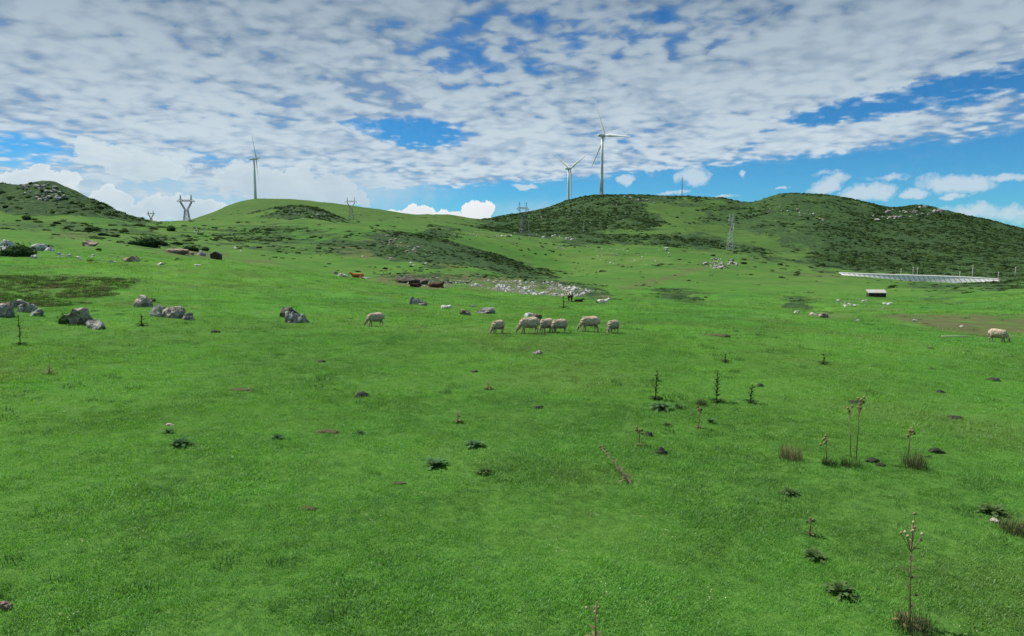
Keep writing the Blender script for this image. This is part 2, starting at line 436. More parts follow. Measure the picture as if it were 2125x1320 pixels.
# where things grow, with some shade put into the scrub colour, outlined on the photo and carried onto the land
SCRUB_SHADE = [
    (1.0, 480, 620, [(-900, 390), (0, 366), (95, 360), (150, 372), (320, 456), (290, 470), (180, 450), (0, 432), (-900, 440)]),
    (1.0, 620, 1200, [(1000, 450), (1060, 428), (1170, 400), (1240, 388), (1320, 392), (1345, 425), (1330, 440), (1372, 452), (1372, 476), (1290, 478), (1240, 484), (1170, 484), (1150, 494), (1060, 488), (985, 484)]),
    (0.95, 400, 900, [(1150, 489), (1260, 484), (1390, 486), (1480, 492), (1520, 510), (1600, 517), (1600, 524), (1480, 520), (1350, 504), (1180, 504)]),
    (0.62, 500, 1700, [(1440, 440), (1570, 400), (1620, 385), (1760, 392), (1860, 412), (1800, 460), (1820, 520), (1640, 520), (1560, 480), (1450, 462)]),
    (0.95, 430, 1900, [(1640, 470), (1770, 450), (1850, 412), (1930, 408), (2000, 426), (2130, 454), (3000, 480), (3000, 590), (2125, 590), (2060, 576), (1960, 575), (1780, 568), (1700, 560), (1660, 530), (1700, 500)]),  # right hill: real scrub, its dark tone also painting cloud shade
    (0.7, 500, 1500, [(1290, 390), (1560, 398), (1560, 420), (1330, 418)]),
    (0.8, 560, 760, [(515, 446), (590, 410), (660, 416), (722, 455), (708, 462), (640, 452), (560, 448)]),
    (0.95, 240, 440, [(860, 478), (960, 500), (1060, 530), (1130, 560), (1170, 580), (1150, 586), (1070, 582), (980, 556), (900, 530), (820, 505), (740, 488), (770, 478)]),
    (0.85, 240, 440, [(670, 498), (800, 498), (900, 520), (960, 545), (900, 555), (780, 530), (680, 518)]),
    (0.8, 90, 240, [(1200, 600), (1265, 613), (1270, 624), (1235, 620), (1195, 606)]),
    (0.8, 380, 800, [(860, 478), (900, 470), (960, 474), (950, 488), (870, 494)]),
    (0.9, 90, 300, [(1345, 600), (1380, 598), (1470, 612), (1450, 634), (1400, 632)]),  # hollows, from here three patches: scrub darkened to paint the shaded scarps
    (0.9, 90, 300, [(1615, 613), (1640, 610), (1680, 616), (1668, 646), (1630, 645)]),
    (0.7, 90, 300, [(1905, 618), (1960, 616), (1990, 624), (1900, 630)]),
    (0.75, 200, 480, [(1850, 584), (1990, 588), (2125, 574), (2125, 600), (2060, 602), (1900, 598)]),
    (0.6, 380, 800, [(1530, 520), (1620, 530), (1700, 545), (1750, 566), (1640, 552), (1540, 535)]),
]
SCRUB_SHADE += [(0.42, 200, 470, [(-900, 430), (0, 440), (180, 456), (300, 466), (420, 478), (430, 520), (300, 512), (150, 486), (0, 474), (-900, 470)]),
    (0.5, 240, 700, [(420, 472), (560, 462), (740, 478), (860, 510), (700, 532), (560, 520), (430, 500)]),
    (0.95, 90, 330, [(770, 571), (860, 568), (1000, 570), (1180, 583), (1275, 612), (1268, 622), (1165, 592), (1000, 580), (800, 579)]),
    (0.9, 480, 1400, [(-60, 370), (140, 376), (310, 452), (310, 470), (250, 440), (130, 384), (0, 380)])]
BANK = [(0, 552), (-900, 540), (-900, 650), (0, 640), (80, 636), (150, 628), (240, 606), (300, 576), (200, 560), (80, 556)]
BROWN = [
    (0.9, 200, 440, [(680, 505), (780, 488), (880, 498), (990, 540), (940, 560), (860, 545), (760, 535), (690, 528)]),
    (0.9, 35, 120, [(1800, 655), (1900, 652), (2125, 655), (3000, 655), (3000, 695), (2125, 690), (2040, 700), (1960, 684), (1860, 668)]),
    (0.5, 60, 160, [(1650, 650), (1740, 650), (1800, 660), (1720, 664)]),
    (1.0, 95, 300, [(770, 574), (860, 566), (960, 569), (1180, 583), (1275, 612), (1265, 624), (1180, 597), (960, 586), (900, 604), (800, 594)]),
    (0.8, 100, 320, [(960, 584), (1180, 588), (1240, 612), (1180, 620), (1060, 610), (960, 600)]),
    (0.9, 140, 400, [(1280, 598), (1400, 572), (1480, 540), (1486, 544), (1410, 578), (1290, 606)]),
    (0.8, 120, 420, [(110, 484), (260, 476), (270, 480), (160, 494), (115, 490)]),
    (0.9, 120, 420, [(330, 520), (410, 518), (470, 534), (430, 536), (360, 528)]),
    (0.9, 120, 420, [(480, 541), (566, 541), (570, 546), (500, 548)]),
    (0.9, 420, 800, [(1545, 590), (1600, 560), (1700, 566), (1760, 572), (1700, 574)]),
    (0.7, 500, 1200, [(1850, 430), (1930, 428), (1950, 440), (1880, 446), (1800, 462), (1790, 455)]),
    (0.5, 30, 60, [(1240, 985), (1320, 960), (1350, 1010), (1260, 1030)]),
]
def zone(x, y, z, sets, jit=7.0, reps=5):
    """soft 0..1 weight of a family of outlined patches; the outline is shaken by noise several times and averaged"""
    px, py = to_photo(x, y, z); r = np.hypot(x, y)
    out = np.zeros(x.shape)
    for (k, r0, r1, poly) in sets:
        pa = np.array(poly, float)
        lo, hi_ = pa.min(0) - 8 * jit, pa.max(0) + 8 * jit
        idx = np.nonzero((r > r0) & (r < r1) & (y > 0) & (px > lo[0]) & (px < hi_[0]) & (py > lo[1]) & (py < hi_[1]))[0]
        if not len(idx): continue
        xs, ys, ps, qs = x[idx], y[idx], px[idx], py[idx]
        sc = 0.05 * np.median(r[idx])
        acc = np.zeros(len(idx))
        bx = fbm(xs, ys, sc * 1.2, 3, .6); by = fbm(xs + 900, ys, sc * 1.2, 3, .6)
        for q in range(reps):
            jx = bx * jit * 7 + fbm(xs + 51 * q, ys, sc * .35, 2) * jit * 5; jy = by * jit * 2.2 + fbm(xs + 99 + 77 * q, ys, sc * .35, 2) * jit * 1.6
            acc += in_poly(ps + jx, qs + jy, poly)
        out[idx] = np.maximum(out[idx], k * acc / reps)
    return out

# ------------------------------------------------------------------ terrain sheet
def build_terrain():
    inner = np.linspace(-R(41), R(41), 850)
    o1 = np.linspace(-math.pi, -R(41), 90)[:-1]; o2 = np.linspace(R(41), math.pi, 90)[1:-1]
    th = np.concatenate([o1, inner, o2])
    rr = np.concatenate([[0.6, 1.6, 3.0, 4.5], np.exp(np.linspace(math.log(6), math.log(2000), 690)), [2600, 3600, 5200, 9000]])
    T, RR = np.meshgrid(th, rr)
    X, Y = np.sin(T) * RR, np.cos(T) * RR
    H = height(X, Y)
    nr, nt = X.shape
    verts = np.c_[X.ravel(), Y.ravel(), H.ravel()]
    verts = np.vstack([verts, [[0, 0, float(height(np.array([0.01]), np.array([0.01]))[0])]]])
    i = np.arange(nr - 1)[:, None] * nt + np.arange(nt)[None]
    j = np.arange(nr - 1)[:, None] * nt + (np.arange(nt)[None] + 1) % nt
    q = np.stack([i, i + nt, j + nt, j], -1).reshape(-1, 4)
    c = nr * nt
    tri = np.c_[np.arange(nt), (np.arange(nt) + 1) % nt, np.full(nt, c)]
    me = bpy.data.meshes.new('meadow_ground')
    nl = q.size + tri.size
    me.vertices.add(len(verts)); me.vertices.foreach_set('co', verts.ravel())
    me.loops.add(nl); me.loops.foreach_set('vertex_index', np.concatenate([q[:, ::-1].ravel(), tri[:, ::-1].ravel()[::1]]))
    me.polygons.add(len(q) + nt)
    me.polygons.foreach_set('loop_start', np.concatenate([np.arange(len(q)) * 4, q.size + np.arange(nt) * 3]))
    me.polygons.foreach_set('use_smooth', np.ones(len(q) + nt, bool))
    me.update(calc_edges=True)
    if me.polygons[1000].normal.z < 0:
        me.flip_normals()
    x, y, z = verts.T
    for nm, val in (('scrub', zone(x, y, z, SCRUB_SHADE)), ('brown', zone(x, y, z, BROWN, 4)), ('bank', zone(x, y, z, [(1.0, 44, 72, BANK)], 9))):
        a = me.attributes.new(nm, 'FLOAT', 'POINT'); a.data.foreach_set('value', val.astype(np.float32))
    return me

# ------------------------------------------------------------------ materials
MATS = {}
def mat(name, build):
    if name not in MATS:
        m_ = bpy.data.materials.new(name); m_.use_nodes = True
        t = m_.node_tree; t.nodes.clear(); gg = G(t)
        o = gg.n('ShaderNodeOutputMaterial')
        build(gg, o)
        MATS[name] = m_
    return MATS[name]
def principled(gg, o, col, rough=0.9, bump=None, bstr=0.3, bdist=0.05, spec=0.2, metal=0.0):
    p = gg.n('ShaderNodeBsdfPrincipled')
    gg.put(p.inputs['Base Color'], (*col, 1) if isinstance(col, tuple) else col)
    gg.put(p.inputs['Roughness'], rough); p.inputs['Specular IOR Level'].default_value = spec; p.inputs['Metallic'].default_value = metal
    if bump is not None:
        b = gg.n('ShaderNodeBump'); b.inputs['Strength'].default_value = bstr; b.inputs['Distance'].default_value = bdist
        gg.put(b.inputs['Height'], bump); gg.t.links.new(b.outputs[0], p.inputs['Normal'])
    gg.t.links.new(p.outputs[0], o.inputs[0])
    return p

GRASS_A, GRASS_B, GRASS_C, GRASS_D = (0.057, 0.160, 0.026), (0.082, 0.180, 0.028), (0.044, 0.134, 0.034), (0.088, 0.142, 0.038)
def pasture_colour(gg, pos):
    """patchy greens of the pasture, by place; shared by the sheet and the blades"""
    n1 = gg.noise(pos, 0.035, 3, 0.55); n2 = gg.noise(pos, 0.28, 3, 0.6, 0.6); n3 = gg.noise(pos, 1.7, 3, 0.6)
    c = gg.mix(gg.step(n1 * 0.6 + n2 * 0.4, 0.38, 0.62), GRASS_A, GRASS_B)
    c = gg.mix(gg.step(n2 * 0.5 + n3 * 0.5, 0.50, 0.66) * 0.75, c, GRASS_C)
    c = gg.mix(gg.step(gg.noise(gg.vm('ADD', pos, (31, 7, 0)), 0.11, 4, 0.6), 0.50, 0.66) * 0.75, c, GRASS_D)
    c = gg.mix(gg.step(gg.noise(gg.vm('ADD', pos, (-11, 57, 0)), 0.07, 4, 0.6, 0.5), 0.52, 0.68) * 0.5, c, (0.040, 0.120, 0.032))
    v1 = gg.noise(gg.vm('ADD', pos, (3, -40, 0)), 0.13, 4, 0.6, 0.6) * 0.6 + gg.noise(gg.vm('ADD', pos, (70, 9, 0)), 0.75, 3, 0.6) * 0.4
    c = gg.vm('SCALE', c, scale=gg.step(v1, 0.38, 0.62, 0.76, 1.18))
    return c
def m_ground(gg, o):
    geo = gg.n('ShaderNodeNewGeometry'); pos = geo.outputs['Position']
    flat = gg.vm('MULTIPLY', pos, (1, 1, 0.3))
    c = pasture_colour(gg, flat)
    # mottling of the sward at the sizes the blades no longer show
    f1 = gg.noise(flat, 0.9, 4, 0.65, 0.8); f2 = gg.noise(flat, 5.0, 3, 0.6); fa = gg.noise(flat, 0.012, 4, 0.6)
    c = gg.mix(gg.step(f1, 0.52, 0.72) * 0.5, c, (0.040, 0.118, 0.022))
    c = gg.mix(gg.step(f2, 0.5, 0.75) * 0.35, c, (0.092, 0.188, 0.036))
    dist = gg.vm('LENGTH', pos)
    thatch = gg.mix(gg.step(gg.noise(flat, 9.0, 4, 0.7), 0.35, 0.65), (0.046, 0.120, 0.022), (0.084, 0.170, 0.034))
    c = gg.mix(gg.step(dist, 62, 16) * 0.8, c, thatch)
    far = gg.step(dist, 90, 420)
    dry = gg.mix(gg.step(fa * 0.6 + gg.noise(flat, 0.05, 5, 0.65) * 0.5, 0.46, 0.66), (0.052, 0.136, 0.026), (0.094, 0.160, 0.040))
    dry = gg.mix(gg.step(gg.noise(flat, 0.16, 5, 0.7, 0.5), 0.54, 0.68) * 0.6, dry, (0.038, 0.080, 0.022))
    c = gg.mix(far * 0.85, c, dry)
    c = gg.mix(gg.step(dist, 420, 850) * 0.6, c, (0.058, 0.106, 0.030))
    c = gg.vm('MULTIPLY', c, (0.95, 0.98, 0.92))
    mt_ = gg.noise(gg.vm('MULTIPLY', pos, (1, 1.4, 1)), 0.028, 6, 0.68, 0.4); mt2 = gg.noise(pos, 0.075, 5, 0.7)
    c = gg.mix(far * gg.step(mt_, 0.50, 0.62) * 0.55, c, (0.048, 0.082, 0.026))
    c = gg.mix(far * gg.step(mt2, 0.56, 0.70) * 0.5, c, (0.105, 0.120, 0.052))
    trk = gg.m('ABSOLUTE', gg.m('SINE', gg.sep(pos)[2] * 2.4 + mt_ * 14.0))
    c = gg.mix(far * gg.step(trk, 0.16, 0.0) * gg.step(mt2, 0.42, 0.6) * 0.45, c, (0.05, 0.07, 0.028))
    br = gg.attr('brown'); bn = gg.noise(flat, 0.35, 5, 0.65)
    c = gg.mix(br * gg.step(bn, 0.32, 0.56) * 0.92, c, gg.mix(gg.noise(flat, 0.8, 3), (0.062, 0.062, 0.032), (0.125, 0.108, 0.06)))
    bk = gg.attr('bank')
    c = gg.mix(bk * gg.step(gg.noise(flat, 0.9, 5, 0.7, 0.5), 0.15, 0.60) * 0.85, c, gg.mix(gg.noise(flat, 2.6, 3, 0.6), (0.046, 0.098, 0.024), (0.088, 0.150, 0.036)))
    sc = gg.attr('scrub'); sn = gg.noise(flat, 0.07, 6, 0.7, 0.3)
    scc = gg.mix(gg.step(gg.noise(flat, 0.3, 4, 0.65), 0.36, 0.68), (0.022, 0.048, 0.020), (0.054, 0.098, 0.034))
    c = gg.mix(gg.step(sc * 1.0 + (sn - 0.5) * 2.2, 0.30, 0.62), c, scc)  # scrub tone, also painted shade on the right hill and in the hollows
    bump = gg.noise(flat, 2.2, 5, 0.65) * 0.5 + gg.noise(flat, 12, 3, 0.6) * 0.12 + sc * gg.noise(flat, 0.35, 4, 0.6) * 6.0
    principled(gg, o, c, 1.0, bump, 0.5, 0.22, 0.05)

ground = bpy.data.objects.new('ground', build_terrain())
COL.objects.link(ground)
ground['kind'] = 'structure'
ground.data.materials.append(mat('pasture', m_ground))
# ------------------------------------------------------------------ mesh helpers
def mesh_np(name, verts, faces, smooth=False):
    me = bpy.data.meshes.new(name)
    me.from_pydata([tuple(map(float, v)) for v in verts], [], faces)
    if smooth:
        me.polygons.foreach_set('use_smooth', [True] * len(me.polygons))
    me.update()
    return me
def obj(name, me, material=None, parent=None, smooth=None, loc=None):
    if isinstance(me, MB):
        me = me.mesh(name)
    o = bpy.data.objects.new(name, me)
    COL.objects.link(o)
    if material is not None and not me.materials:
        me.materials.append(material)
    if parent is not None:
        o.parent = parent
    if loc is not None:
        o.location = loc
    return o
def tag(o, label, cat, group=None, kind=None):
    if label: o['label'] = label
    if cat: o['category'] = cat
    if group: o['group'] = group
    if kind: o['kind'] = kind
    return o
def thing(name, label, cat, loc, rz=0.0, group=None):
    o = bpy.data.objects.new(name, None); COL.objects.link(o)
    o.empty_display_size = 0.2
    o.location = loc; o.rotation_euler = (0, 0, rz)
    return tag(o, label, cat, group)

class MB:
    """collects tubes, boxes and quads of one part"""
    def __init__(self, smooth=False):
        self.v, self.f, self.s = [], [], smooth
    def add(self, vs, fs):
        b = len(self.v); self.v += [tuple(v) for v in vs]; self.f += [tuple(b + i for i in f) for f in fs]
        return self
    def tube(self, pts, rad, n=8, cap=True, flat=1.0, up=None):
        pts = [Vector(p) for p in pts]
        rad = [rad] * len(pts) if isinstance(rad, (int, float)) else rad
        vs, fs = [], []
        prev = None
        for i, p in enumerate(pts):
            d_ = (pts[min(i + 1, len(pts) - 1)] - pts[max(i - 1, 0)]).normalized()
            ref = up or (Vector((0, 0, 1)) if abs(d_.z) < 0.9 else Vector((1, 0, 0)))
            a = prev if prev is not None else d_.cross(ref).normalized()
            a = (a - d_ * a.dot(d_)).normalized(); prev = a
            b = d_.cross(a)
            for k in range(n):
                t = 2 * math.pi * k / n
                vs.append(p + a * math.cos(t) * rad[i] + b * math.sin(t) * rad[i] * flat)
        for i in range(len(pts) - 1):
            for k in range(n):
                k2 = (k + 1) % n
                fs.append((i * n + k, i * n + k2, (i + 1) * n + k2, (i + 1) * n + k))
        if cap:
            fs.append(tuple(range(n - 1, -1, -1))); fs.append(tuple((len(pts) - 1) * n + k for k in range(n)))
        return self.add(vs, fs)
    def bar(self, a, b, w):
        return self.tube([a, b], w * 0.7071, 4)
    def box(self, c, s, rz=0.0, shear=0.0):
        c = Vector(c); q = Matrix.Rotation(rz, 3, 'Z')
        vs = [c + q @ Vector((x * s[0] / 2 + shear * z * s[2] / 2, y * s[1] / 2, z * s[2] / 2)) for x in (-1, 1) for y in (-1, 1) for z in (-1, 1)]
        return self.add(vs, [(0, 1, 3, 2), (4, 6, 7, 5), (0, 4, 5, 1), (2, 3, 7, 6), (0, 2, 6, 4), (1, 5, 7, 3)])
    def ball(self, c, r, sub=1, scale=(1, 1, 1)):
        bm = bmesh.new(); bmesh.ops.create_icosphere(bm, subdivisions=sub, radius=r)
        vs = [Vector(c) + Vector((v.co.x * scale[0], v.co.y * scale[1], v.co.z * scale[2])) for v in bm.verts]
        fs = [tuple(v.index for v in f.verts) for f in bm.faces]; bm.free()
        return self.add(vs, fs)
    def leaf(self, p, d_, L, w, droop=0.3, n=3, wave=0.0):
        p = Vector(p); d_ = Vector(d_).normalized()
        side = d_.cross(Vector((0, 0, 1)))
        side = side.normalized() if side.length > 1e-3 else Vector((1, 0, 0))
        vs, fs = [], []
        for i in range(n + 1):
            t = i / n
            c = p + d_ * L * t + Vector((0, 0, -droop * L * t * t))
            ww = w * math.sin(math.pi * min(0.12 + 0.88 * t, 1.0)) * (1 + wave * (1 if i % 2 else -1)) * 0.5
            vs += [c - side * ww, c + Vector((0, 0, -0.15 * ww)), c + side * ww]
        for i in range(n):
            a = 3 * i
            fs += [(a, a + 1, a + 4, a + 3), (a + 1, a + 2, a + 5, a + 4)]
        return self.add(vs, fs)
    def mesh(self, name):
        return mesh_np(name, self.v, self.f, self.s)

def organic(name, caps, voxel=0.03, smooth=2, wool=0.0, wfreq=9.0):
    """one continuous skin over tapered limbs [(p0, r0, p1, r1)]"""
    av, af = [], []
    for (p0, r0, p1, r1) in caps:
        p0, p1 = Vector(p0), Vector(p1)
        bm = bmesh.new()
        for p, r in ((p0, r0), (p1, r1)):
            bmesh.ops.create_icosphere(bm, subdivisions=2, radius=r, matrix=Matrix.Translation(p))
        hull = bmesh.ops.convex_hull(bm, input=bm.verts[:])
        on = {v for f in hull['geom'] if isinstance(f, bmesh.types.BMFace) for v in f.verts}
        on_f = {f for f in hull['geom'] if isinstance(f, bmesh.types.BMFace)}
        idx = {}
        b0 = len(av)
        for v in on: idx[v] = b0 + len(idx); av.append(v.co[:])
        for f in on_f: af.append([idx[v] for v in f.verts])
        bm.free()
    me = mesh_np(name, av, af)
    tmp = bpy.data.objects.new('tmp', me); COL.objects.link(tmp)
    md = tmp.modifiers.new('r', 'REMESH'); md.mode = 'VOXEL'; md.voxel_size = voxel
    ms = tmp.modifiers.new('s', 'SMOOTH'); ms.iterations = smooth; ms.factor = 0.5
    dg = bpy.context.evaluated_depsgraph_get()
    out = bpy.data.meshes.new_from_object(tmp.evaluated_get(dg)); out.name = name
    bpy.data.objects.remove(tmp); bpy.data.meshes.remove(me)
    n = len(out.vertices)
    co = np.empty(n * 3); out.vertices.foreach_get('co', co); co = co.reshape(-1, 3)
    no = np.empty(n * 3); out.vertices.foreach_get('normal', no); no = no.reshape(-1, 3)
    if wool:
        k = fbm(co[:, 0] * wfreq + co[:, 1] * 5, co[:, 2] * wfreq + co[:, 1] * 7, 1.0, 3)
        co = co + no * (k * wool)[:, None]
        out.vertices.foreach_set('co', co.ravel())
    out.polygons.foreach_set('use_smooth', [True] * len(out.polygons))
    out.update()
    return out, co

def put_attr(me, name, val):
    a = me.attributes.new(name, 'FLOAT', 'POINT'); a.data.foreach_set('value', np.asarray(val, np.float32))

_rock_rng = np.random.default_rng(5)
def rock_mesh(name, sx, sy, sz, sub=3, cuts=9, rough=0.12, sink=0.25):
    bm = bmesh.new(); bmesh.ops.create_icosphere(bm, subdivisions=sub, radius=1.0)
    co = np.array([v.co[:] for v in bm.verts]); fs = [tuple(v.index for v in f.verts) for f in bm.faces]; bm.free()
    rg = _rock_rng
    for _ in range(cuts):
        nrm = rg.normal(size=3); nrm /= np.linalg.norm(nrm); lim = rg.uniform(0.40, 0.80)
        dd = co @ nrm; over = np.maximum(dd - lim, 0)
        co = co - nrm[None] * over[:, None] * 0.94
    o = rg.uniform(0, 90)
    k = fbm(co[:, 0] * 1.6 + o, co[:, 2] * 1.9 + co[:, 1] * 1.3, 1, 4, 0.6)
    k2 = fbm(co[:, 0] * 5 + o, co[:, 2] * 6 + co[:, 1] * 4, 1, 3, 0.6)
    co = co * (1 + rough * 2.2 * k + rough * 0.55 * k2)[:, None]; co[:, :2] *= (1 - 0.30 * np.clip(-co[:, 2], 0, 1))[:, None]; co[:, 2] += 0.10 * np.sign(k2) * rough * 4
    band = np.floor(co[:, 2] * 5 + k * .8); co[:, :2] *= (1 + rough * .5 * np.sin(band * 7.3 + o))[:, None]
    lo_, hi2 = co.min(0), co.max(0); co = (co - (lo_ + hi2) / 2) / (hi2 - lo_)
    co[:, 2] = co[:, 2] + .5 - sink
    co = co * [sx, sy, sz / (1 - sink)]
    me = mesh_np(name, co, fs, False)
    return me

def clone(root, loc, rz=None, scale=None, label=None, group=None):
    r = root.copy(); COL.objects.link(r); r.location = loc
    if rz is not None: r.rotation_euler = (0, 0, rz)
    if scale is not None: r.scale = (scale,) * 3 if isinstance(scale, (int, float)) else scale
    if label: r['label'] = label
    if group: r['group'] = group
    for ch in list(root.children):
        c = ch.copy(); COL.objects.link(c); c.parent = r
        for g_ in list(ch.children):
            e = g_.copy(); COL.objects.link(e); e.parent = c
    return r

# ------------------------------------------------------------------ more materials
def objrand(gg):
    return S(gg, gg.n('ShaderNodeObjectInfo').outputs['Random'])
def m_rock(pale, stain, name):
    def f(gg, o):
        tcn = gg.n('ShaderNodeTexCoord'); v = gg.vm('ADD', tcn.outputs['Object'], gg.xyz(objrand(gg) * 30, 0.0, 0.0))
        n1 = gg.noise(v, 1.6, 6, 0.65, 0.6); n2 = gg.noise(v, 7.0, 5, 0.7); vr = gg.voronoi(gg.vm('ADD', v, gg.vm('MULTIPLY', gg.noise(v, 3, 3, color=True), (.5, .5, .5))), 2.6, 'DISTANCE_TO_EDGE')
        c = gg.mix(gg.step(n1, 0.40, 0.62), pale, stain)
        c = gg.mix(gg.step(n2, 0.55, 0.72) * 0.75, c, tuple(x * 0.35 for x in stain))
        c = gg.mix(gg.step(vr, 0.0, 0.035, 0.7, 0.0), c, (0.03, 0.03, 0.025))
        c = gg.mix(gg.step(gg.noise(v, 2.7, 4, 0.7), 0.62, 0.75) * 0.5, c, (0.10, 0.11, 0.05))
        principled(gg, o, c, 0.95, n1 * 0.6 + n2 * 0.3 + gg.step(vr, 0, 0.05) * 0.3, 0.9, 0.12, 0.1)
    return mat(name, f)
ROCK_GREY = m_rock((0.40, 0.39, 0.365), (0.16, 0.15, 0.135), 'grey_limestone')
ROCK_WARM = m_rock((0.40, 0.36, 0.31), (0.17, 0.14, 0.11), 'weathered_limestone')
ROCK_WHITE = m_rock((0.62, 0.62, 0.58), (0.40, 0.40, 0.37), 'pale_stone')
ROCK_PINK = m_rock((0.42, 0.32, 0.26), (0.27, 0.19, 0.15), 'reddish_stone')
ROCK_DARK = m_rock((0.16, 0.145, 0.125), (0.075, 0.065, 0.055), 'dark_rock')

def m_leafy(a, b, name, transl=0.25, rnd=True):
    def f(gg, o):
        geo = gg.n('ShaderNodeNewGeometry')
        n = gg.noise(geo.outputs['Position'], 1.4, 3, 0.6) * 0.7 + (objrand(gg) * 0.85 - 0.17 if rnd else 0.25)
        c = gg.mix(gg.step(n, 0.25, 0.85), a, b)
        d1 = gg.n('ShaderNodeBsdfDiffuse'); d2 = gg.n('ShaderNodeBsdfTranslucent'); mx = gg.n('ShaderNodeMixShader')
        gg.put(d1.inputs[0], c); gg.put(d2.inputs[0], c); mx.inputs[0].default_value = transl
        gg.t.links.new(d1.outputs[0], mx.inputs[1]); gg.t.links.new(d2.outputs[0], mx.inputs[2]); gg.t.links.new(mx.outputs[0], o.inputs[0])
    return mat(name, f)
BUSH = m_leafy((0.020, 0.042, 0.017), (0.056, 0.094, 0.034), 'scrub_foliage')
BUSH_G = m_leafy((0.038, 0.080, 0.022), (0.078, 0.135, 0.038), 'green_bush_foliage')
THISTLE = m_leafy((0.052, 0.125, 0.052), (0.105, 0.200, 0.080), 'thistle_leaves')
DARKSTEM = m_leafy((0.016, 0.036, 0.016), (0.036, 0.062, 0.024), 'dark_stalk_leaves', 0.15)
DRYSTEM = m_leafy((0.16, 0.12, 0.075), (0.30, 0.24, 0.15), 'dry_stem', 0.15)
GREENSTEM = m_leafy((0.035, 0.07, 0.022), (0.07, 0.11, 0.035), 'green_stem', 0.2)
BROWNBUSH = m_leafy((0.075, 0.095, 0.040), (0.19, 0.175, 0.085), 'browned_foliage', 0.2)
SEED = m_leafy((0.10, 0.085, 0.04), (0.26, 0.22, 0.11), 'seed_heads', 0.1)
DUNG = mat('dung', lambda gg, o: principled(gg, o, gg.mix(gg.noise(gg.n('ShaderNodeTexCoord').outputs['Object'], 14, 4), (0.008, 0.012, 0.007), (0.028, 0.030, 0.016)), 0.8, gg.noise(gg.n('ShaderNodeTexCoord').outputs['Object'], 22, 4), 0.8, 0.02, 0.3))
SOIL = mat('turned_soil', lambda gg, o: principled(gg, o, gg.mix(gg.noise(gg.n('ShaderNodeTexCoord').outputs['Object'], 9, 4), (0.045, 0.045, 0.024), (0.105, 0.092, 0.05)), 1.0, gg.noise(gg.n('ShaderNodeTexCoord').outputs['Object'], 16, 4), 0.8, 0.02, 0.1))

def m_steel(gg, o):
    n = gg.noise(gg.n('ShaderNodeTexCoord').outputs['Object'], 0.6, 3)
    principled(gg, o, gg.mix(n, (0.16, 0.17, 0.18), (0.26, 0.27, 0.28)), 0.6, spec=0.4)
STEEL = mat('galvanised_steel', m_steel)
STEEL_PALE = mat('bright_galvanised_steel', lambda gg, o: principled(gg, o, gg.mix(gg.noise(gg.n('ShaderNodeTexCoord').outputs['Object'], 0.6, 3), (0.34, 0.36, 0.36), (0.5, 0.52, 0.52)), 0.5, spec=0.4))
def m_tower(gg, o):
    tcn = gg.n('ShaderNodeTexCoord'); x, y, z = gg.sep(tcn.outputs['Object'])
    n = gg.noise(gg.vm('MULTIPLY', tcn.outputs['Object'], (1, 1, 0.06)), 0.7, 4, 0.6)
    seam = gg.step(gg.m('ABSOLUTE', gg.m('FRACT', z / 19.0) - 0.5), 0.49, 0.5)
    c = gg.mix(gg.step(n, 0.4, 0.75) * 0.4, (0.62, 0.65, 0.65), (0.45, 0.48, 0.48))
    c = gg.mix(seam * 0.4, c, (0.3, 0.32, 0.33))
    principled(gg, o, c, 0.45, spec=0.4)
TOWER = mat('turbine_paint', m_tower)
CONCRETE = mat('concrete', lambda gg, o: principled(gg, o, gg.mix(gg.noise(gg.n('ShaderNodeNewGeometry').outputs['Position'], 0.5, 5, 0.7), (0.30, 0.29, 0.27), (0.50, 0.49, 0.46)), 0.95, gg.noise(gg.n('ShaderNodeNewGeometry').outputs['Position'], 2, 4), 0.4, 0.05))

